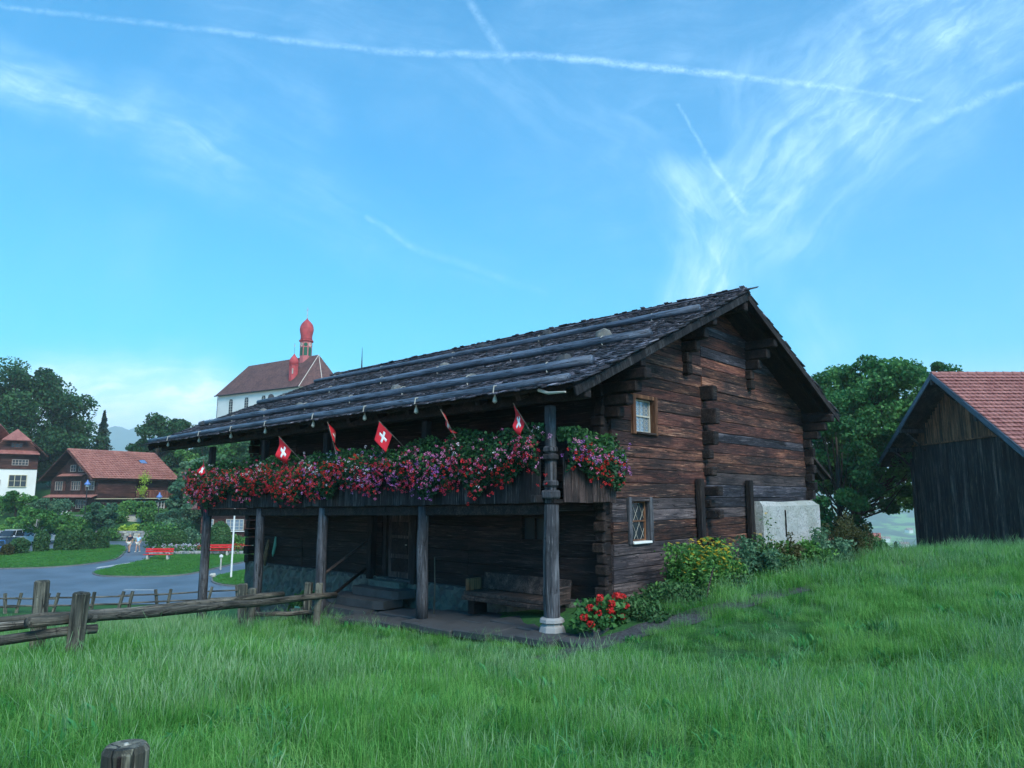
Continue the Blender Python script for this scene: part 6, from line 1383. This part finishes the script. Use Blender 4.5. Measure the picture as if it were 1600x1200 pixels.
    zb_ = zr_ + 3.45; prof = [(1.3, 0), (1.2, .5), (1.22, 1.1), (1.38, 1.8), (1.46, 2.4), (1.38, 3.0), (1.14, 3.6), (.72, 4.1), (.4, 4.4), (.14, 4.7), (.06, 5.0)]
    MB().lathe([(r_, zb_ + z) for r_, z in prof], 16).build('onion_dome', CH_RED, t, smooth=True).location = (tx, ty, 0)
    cr = MB().tube([(0, 0, zb_ + 4.8), (0, 0, zb_ + 7.3)], .05, 5); cr.lathe([(.05, zb_ + 5.4), (.16, zb_ + 5.55), (.05, zb_ + 5.7)], 8); o = cr.build('finial', GOLD, t); o.location = (tx, ty, 0)
    MB().box((tx, ty, zb_ + 6.7), (.8, .07, .08)).build('cross_arm', GOLD, t)
    for k in range(8):
        an = math.pi / 4 * (k + .5) + math.pi / 4 * o8 + 0; an = 2 * math.pi * (k + .5 + o8) / 8; rr = 1.28 * math.cos(math.pi / 8) + .02
        o = MB().box((0, 0, 0), (.72, .05, 1.8)).build('louvre', GREENL, t); o.location = (tx + rr * math.cos(an), ty + rr * math.sin(an), zr_ + .95); o.rotation_euler = (0, 0, an - math.pi / 2)
        o = MB().lathe([(.40, 0), (.40, .05)], 14).build('clock_face' if k % 2 else 'sound_hole', GOLD if k % 2 else GREENL, t); o.location = (tx + rr * math.cos(an), ty + rr * math.sin(an), zr_ + 2.42); o.rotation_euler = (math.pi / 2, 0, an + math.pi / 2)
        if k % 2: h_ = MB().box((.0, .1, .06), (.05, .34, .02)).box((.1, 0, .06), (.24, .05, .02)); h_.build('clock_hands', DKMETAL, o)
    # small red dormer turret on the slope
    dx, dy, dz = 4.1, -1.7, ze + 1.0; d = MB().lathe([(.95, -.6), (.95, 3.9)], 8, off=.5).build('dormer_turret', CH_RED, t); d.location = (dx, dy, dz); MB().lathe([(1.05, 3.9), (1.1, 4.05), (.95, 4.1)], 8, off=.5).build('dormer_cornice', CH_RED, t).location = (dx, dy, dz)
    MB().lathe([(.95, 4.1), (.98, 4.8), (.75, 5.4), (.35, 5.9), (.05, 6.4)], 12).build('dormer_dome', CH_RED, t, smooth=True).location = (dx, dy, dz); MB().tube([(0, 0, 6.2), (0, 0, 8.6)], .04, 4).build('weather_vane_rod', DKMETAL, t).location = (dx, dy, dz); MB().box((0, 0, 8.1), (.3, .02, .5)).build('weather_vane', WHITEP, t).location = (dx, dy, dz)
    MB().box((dx - .55, dy + .77, dz + 2.6), (.4, .08, 1.1)).build('dormer_window', CONCRETE, t); o = t.children[-1] if t.children else None
    MB().tube([(-8, -9, zr_ - 6), (-8, -9, zr_ + 1.2)], [.25, .03], 5).build('pinnacle', DKMETAL, t)
church()

# village house and spruce below the meadow crest on the right
t = thing('valley_house', 'orange-roofed white house half hidden below the meadow, right of the farmhouse', 'house', (X(1236, 78), 78, -10.6), R(-25))
MB().box((3.5, 4, 3.2), (7, 8, 6.4)).build('walls', PLW, t); MB().slab([(-.8, -.8, 5.6), (7.8, -.8, 5.6), (7.8, 4, 9.0), (-.8, 4, 9.0)], .15).build('roof', T_CH, t); MB().slab([(-.8, 8.8, 5.6), (7.8, 8.8, 5.6), (7.8, 4, 9.0), (-.8, 4, 9.0)], .15).build('roof', T_CH, t)
tile_slope(t, (-.8, -.8, 5.6), (7.8, -.8, 5.6), (-.8, 4, 9.0), .5, .45, T_CH); win(t, (2, -.06, 3.6), 1.2, 1.3, 2, CREAM); MB().box((5.5, 4, 9.0), (.7, .7, 1.6)).build('chimney', CONCRETE, t)
spruce('spruce_tree', 'little dark spruce standing against the hazy valley', X(1382, 88), 88, -9.6, 6.6, 1.9, 1500, .34)
for i, (px, d) in enumerate(((1352, 1420), (1378, 1500), (1395, 1620), (1412, 1480), (1368, 1700), (1422, 1760), (1340, 1560), (1404, 1850))):
    x = X(px, d); t = thing('distant_house', ('pale farmhouse lowest left on the far hillside', 'white house right of the lowest farm on the far hillside', 'pale house in the middle of the far hillside', 'white house beside the barn edge on the far hillside', 'upper left house on the far hillside', 'upper right house on the far hillside', 'far hillside house half behind the tree', 'highest house on the far hillside')[i], 'house', (x, d, h1(x, d) - 1), random.uniform(-.6, .6), 'houses on the far hillside')
    MB().box((0, 0, 5), (16, 12, 10)).build('walls', PLW, t); MB().add([(-9, -7, 9), (9, -7, 9), (9, 0, 14), (-9, 0, 14), (-9, 7, 9), (9, 7, 9)], [(0, 1, 2, 3), (3, 2, 5, 4), (0, 3, 4), (1, 5, 2)]).build('roof', T_H, t)

# ============================================================ benches, lamps, flagpole, bollard
def park_bench(label, x, y, rz):
    t = thing('park_bench', label, 'bench', (x, y, float(road_z(x, y)) + .12), rz, 'red benches on the grass island')
    for s_ in (-.85, .85):
        MB().rbox((s_, 0, .22), (.16, .42, .46), .02).build('leg', CONCRETE, t); o = MB().rbox((s_, .2, .62), (.07, .07, .62), .01).build('upright', CONCRETE, t); o.rotation_euler = (-.18, 0, 0)
    for k in range(3): MB().rbox((0, -.2 + k * .17, .47), (2.4, .14, .045), .01).build('slat', RED, t)
    for k in range(2): MB().rbox((0, .25 + k * .04, .70 + k * .2), (2.4, .045, .15), .01).build('slat', RED, t)
park_bench('left red bench on the grass island with pale concrete legs', *( -30.6, 64.6), R(2)); park_bench('right red bench, partly hidden behind the far gallery post', -27.0, 68.6, R(2))
def park_bench_fix(): pass
def lamp(label, px, d, h, grp='blue-hooded lamps in the garden'):
    x = X(px, d); t = thing('street_lamp', label, 'lamp', (x, d, h1(x, d)), 0, grp); MB().tube([(0, 0, 0), (0, 0, h)], .06, 6).build('pole', DKMETAL, t); MB().lathe([(.36, h - .1), (.33, h + .05), (.12, h + .3), (.04, h + .55)], 12).build('hood', BLUEL, t, smooth=True); MB().lathe([(.18, h - .3), (.2, h - .1)], 8).build('bulb_glass', LAMPW, t)
lamp('blue-hooded lamp in front of the chalet corner', 148, 93, 4.4); lamp('blue-hooded lamp among the trees right of the chalet', 260, 91, 4.0)
t = thing('flagpole', 'slim white flagpole without a flag beside the farmhouse wall', 'pole', (X(376.5, 52.5), 52.5, float(road_z(0, 52.5)) + .1)); MB().tube([(0, 0, 0), (0, 0, 7.2)], [.07, .045], 8).build('shaft', WHITEP, t); MB().lathe([(.05, 7.2), (.09, 7.28), (.05, 7.36)], 8).build('finial', WHITEP, t)
x = X(360, 57.5); t = thing('bollard_light', 'small pale bollard light on the right grass island', 'lamp', (x, 57.5, float(road_z(0, 57.5)) + .1)); MB().tube([(0, 0, 0), (0, 0, .95)], .06, 8).build('shaft', CONCRETE, t); MB().lathe([(.14, .95), (.14, 1.1), (.03, 1.16)], 10).build('cap', WHITEP, t)
rock('kerb_stone', 'pale loose stone at the edge of the right grass island', (-21.2, 53.2, float(road_z(0, 53)) + .22), (.5, .4, .3), CONCRETE, seed=77)

# ============================================================ cars
def car(name, label, x, y, rz, paint, kind='estate'):
    t = thing(name, label, 'car', (x, y, float(road_z(x, y)) + .01), rz, 'cars parked behind the hedges')
    L_, W_ = 4.4, 1.78; hgt = 1.62 if kind == 'suv' else 1.46
    low = [(-2.2, .35), (-2.18, .72), (-2.05, .9), (-1.2, .98), (1.55, .98), (2.12, .92), (2.2, .6), (2.18, .35)] if True else None
    roof = [(-1.25, .96), (-.55, hgt - .06), (-.2, hgt), (1.35, hgt - .02), (1.75, hgt - .25), (2.05, .96)]
    def extr(prof, w0, w1, zt):
        mb = MB(); n = len(prof); vs = []
        for sgn in (-1, 1):
            for px_, pz in prof: k = (pz - prof[0][1]) / (zt - prof[0][1]); vs.append((px_, sgn * (w0 * (1 - k) + w1 * k) / 2, pz))
        return mb.add(vs, [tuple(range(n - 1, -1, -1)), tuple(range(n, 2 * n))] + [(i, (i + 1) % n, (i + 1) % n + n, i + n) for i in range(n)])
    b = extr(low, W_, W_ - .1, 1.0).build('body', paint, t); bv = b.modifiers.new('bevel', 'BEVEL'); bv.width = .07; bv.segments = 2
    c = extr(roof, W_ - .12, W_ - .46, hgt).build('cabin', CARGL, t); bv = c.modifiers.new('bevel', 'BEVEL'); bv.width = .05; bv.segments = 2
    MB().rbox((.55, 0, hgt + .005), (1.75, W_ - .44, .06), .025).build('roof', paint, t)
    for xx in (-.28, .55, 1.35):
        for sg in (-1, 1): bar((xx - (.3 if xx < 0 else 0) * 1, sg * (W_ - .2) / 2, .97), (xx + (.1 if xx < 0 else .05), sg * (W_ - .47) / 2, hgt - .02), .035, paint, 'pillar', t)
    for xx in (-1.4, 1.38):
        for sg in (-1, 1):
            o = MB().lathe([(.24, -.1), (.32, -.09), (.33, 0), (.32, .09), (.24, .1)], 18).build('wheel', TYRE, t); o.location = (xx, sg * (W_ / 2 - .1), .33); o.rotation_euler = (math.pi / 2, 0, 0); MB().lathe([(.2, -.105), (.2, .105)], 10).build('rim', CS, o)
    for sg in (-1, 1):
        MB().rbox((-2.1, sg * .66, .76), (.14, .36, .14), .03).build('headlight', LAMPW, t); MB().rbox((2.14, sg * .7, .82), (.1, .22, .22), .03).build('tail_light', LAMPR, t)
        MB().rbox((-.85, sg * (W_ / 2 + .08), 1.02), (.14, .18, .13), .03).build('mirror', paint, t)
    MB().rbox((-2.2, 0, .5), (.05, .9, .16), .01).build('grille', DKMETAL, t); MB().box((-2.235, 0, .42), (.01, .5, .11)).build('number_plate', WHITEP, t); MB().box((2.215, 0, .62), (.01, .5, .11)).build('number_plate', WHITEP, t)
    return t
car('parked_car', 'white estate car nearest the left edge of the picture', X(6, 81), 81, R(80), CW); car('parked_car', 'white sport utility car facing the hedge, right of the white estate', X(40, 81), 81, R(84), CW, 'suv')
car('parked_car', 'bright blue car at the left edge in front of the white cars', X(0, 67.6), 67.6, R(76), CB); car('parked_car', 'dark navy car between the blue car and the brown hedge cone', X(24, 71.5), 71.5, R(82), CD)
car('parked_car', 'white car showing beside the pale tree trunk', X(70, 82), 82, R(70), CW); car('parked_car', 'silver car between the narrow hedge column and the pale trunk', X(101, 83.5), 83.5, R(72), CS)

# ============================================================ the two walkers
def person(label, x, y, rz, h, shirt, lower, hair, stride, sw=1.0):
    t = thing('person', label, 'person', (x, y, float(road_z(x, y)) + .02), rz, 'walkers on the road'); k = h / 1.75
    J = {'pelvis': (0, 0, .95, .15), 'waist': (0, 0, 1.12, .135), 'chest': (0, .01, 1.32, .165 * sw), 'neck': (0, 0, 1.5, .055), 'headb': (0, -.01, 1.57, .075), 'head': (0, -.015, 1.66, .095)}
    E = [('pelvis', 'waist'), ('waist', 'chest'), ('chest', 'neck'), ('neck', 'headb'), ('headb', 'head')]
    for sg, nm in ((-1, 'l'), (1, 'r')):
        st = stride * sg
        J[nm + 'sh'] = (.2 * sg * sw, 0, 1.42, .06); J[nm + 'el'] = (.25 * sg * sw, .06 * sg, 1.16, .045); J[nm + 'wr'] = (.25 * sg * sw, -.06 + .1 * sg, .93, .032); J[nm + 'ha'] = (.24 * sg * sw, -.09 + .1 * sg, .85, .035)
        J[nm + 'hip'] = (.09 * sg, 0, .88, .1); J[nm + 'kn'] = (.1 * sg, -.05 - st * .12, .5, .062); J[nm + 'an'] = (.1 * sg, -st * .25 + .02, .09, .04); J[nm + 'toe'] = (.11 * sg, -st * .25 - .14, .04, .036)
        E += [('chest', nm + 'sh'), (nm + 'sh', nm + 'el'), (nm + 'el', nm + 'wr'), (nm + 'wr', nm + 'ha'), ('pelvis', nm + 'hip'), (nm + 'hip', nm + 'kn'), (nm + 'kn', nm + 'an'), (nm + 'an', nm + 'toe')]
    def skin(name, keys, edges, m, inf=0.0, sub=2):
        ks = list(keys); me = bpy.data.meshes.new(name); me.from_pydata([tuple(c * k for c in J[q][:3]) for q in ks], [(ks.index(a), ks.index(b)) for a, b in edges if a in ks and b in ks], []); me.materials.append(m); o = link(name, me, t)
        md = o.modifiers.new('skin', 'SKIN'); md.use_smooth_shade = True
        for i, q in enumerate(ks): r = (J[q][3] + inf) * k; me.skin_vertices[0].data[i].radius = (r, r)
        me.skin_vertices[0].data[0].use_root = True; s = o.modifiers.new('sub', 'SUBSURF'); s.levels = s.render_levels = sub; return o
    skin('body', J.keys(), E, SKIN)
    J['lsl'] = (-.235 * sw, .02, 1.24, .055); J['rsl'] = (.235 * sw, .02, 1.24, .055)
    skin('shirt', ['chest', 'waist', 'pelvis', 'lsh', 'rsh', 'lsl', 'rsl'], E + [('lsh', 'lsl'), ('rsh', 'rsl')], shirt, .022, 1)
    J['lk'] = (-.1, -.03, .6, .085); J['rk'] = (.1, -.03, .6, .085)
    skin('shorts', ['pelvis', 'lhip', 'rhip', 'lk', 'rk'], E + [('lhip', 'lk'), ('rhip', 'rk')], lower, .02, 1)
    hd = MB().lathe([(.02, 1.60 * k), (.09 * k, 1.63 * k), (.108 * k, 1.69 * k), (.085 * k, 1.76 * k), (.02, 1.785 * k)], 12).build('hair', hair, t, smooth=True); hd.location = (0, .02, 0)
    MB().lathe([(.004, -.018), (.016, -.008), (.004, .018)], 6).build('nose', SKIN, t).location = (0, -.112 * k, 1.655 * k)
    for sg in (-1, 1): MB().lathe([(.003, -.01), (.012, 0), (.003, .01)], 6).build('eye', DKMETAL, t).location = (sg * .035 * k, -.1 * k, 1.68 * k); MB().rbox((.11 * sg * k, -stride * .25 * sg * k - .06, .045), (.1, .27, .09), .03).build('shoe', NAVY if shirt is NAVY else CREAMC, t)
person('man in a dark navy top and pale shorts walking down the road on the left', -37.25, 72.6, .1, 1.84, NAVY, CREAMC, HAIRG, .8)
person('walker in a light blue top and pale shorts beside the man in navy', -36.6, 73.0, -.1, 1.7, LBLUE, CREAMC, HAIRB, -.7, .9)

# ============================================================ mountains
def mountain(name, label, d, pts, base, depth, amp, seed):
    r = np.random.default_rng(seed); n = 160; m = 26; px = np.linspace(pts[0][0], pts[-1][0], n); top = np.interp(px, [p[0] for p in pts], [p[1] for p in pts])
    x = (px - 800) / FPX * d; V = []
    th = R(PITCH); dy = (600 - top) / FPX; zr_ = EYE + d * (math.sin(th) + dy * math.cos(th)) / (math.cos(th) - dy * math.sin(th))
    rid = sum(np.sin(px * f + r.uniform(0, 6)) / f * .02 for f in (.03, .07, .16, .31))
    for j in range(m):
        k = j / (m - 1); z = base + (zr_ - base) * (1 - k) ** 1.25 + rid * amp * (1 - k) * 2 + (np.sin(px * .12 + k * 9) + np.sin(px * .31 - k * 17)) * amp * .25 * math.sin(k * 3.14)
        V.append(np.stack([x * (1 - .0 * k), np.full(n, d - depth * k) + np.sin(px * .1 + k * 5) * 30, z], 1))
    V = np.concatenate(V); back = V[:n].copy(); back[:, 1] += depth; back[:, 2] = base; V = np.concatenate([back, V]); i = (np.arange(m)[:, None] * n + np.arange(n - 1)[None]).ravel()
    me = npmesh(name, V, np.stack([i, i + n, i + n + 1, i + 1], 1), True); me.materials.append(GROUND); link(name, me, kind='structure')
mountain('mountain_ridge', '', 4300, [(-400, 680), (-100, 684), (60, 680), (110, 692), (128, 690), (150, 684), (178, 683), (200, 681), (215, 678), (232, 674), (258, 671), (285, 665), (330, 668), (420, 672), (560, 690), (700, 700), (900, 720)], -150, 1400, 40, 2)
mountain('mountain_slope', '', 3900, [(900, 690), (1100, 700), (1250, 690), (1330, 700), (1420, 690), (1500, 712), (1700, 700), (2000, 692), (2300, 700)], -150, 1500, 40, 5)

# ============================================================ haze
mh = bpy.data.materials.new('haze_air'); mh.use_nodes = True; t = NT(mh.node_tree); t.n.clear(); out = t.new('ShaderNodeOutputMaterial'); pv = t.new('ShaderNodeVolumePrincipled')
pv.inputs['Color'].default_value = (.90, .97, 1.0, 1); pv.inputs['Density'].default_value = .00034; pv.inputs['Anisotropy'].default_value = .1; t.l.new(pv.outputs[0], out.inputs['Volume'])
MB().box((0, 2240, 67), (7800, 4640, 724)).build('haze', mh, kind='stuff')
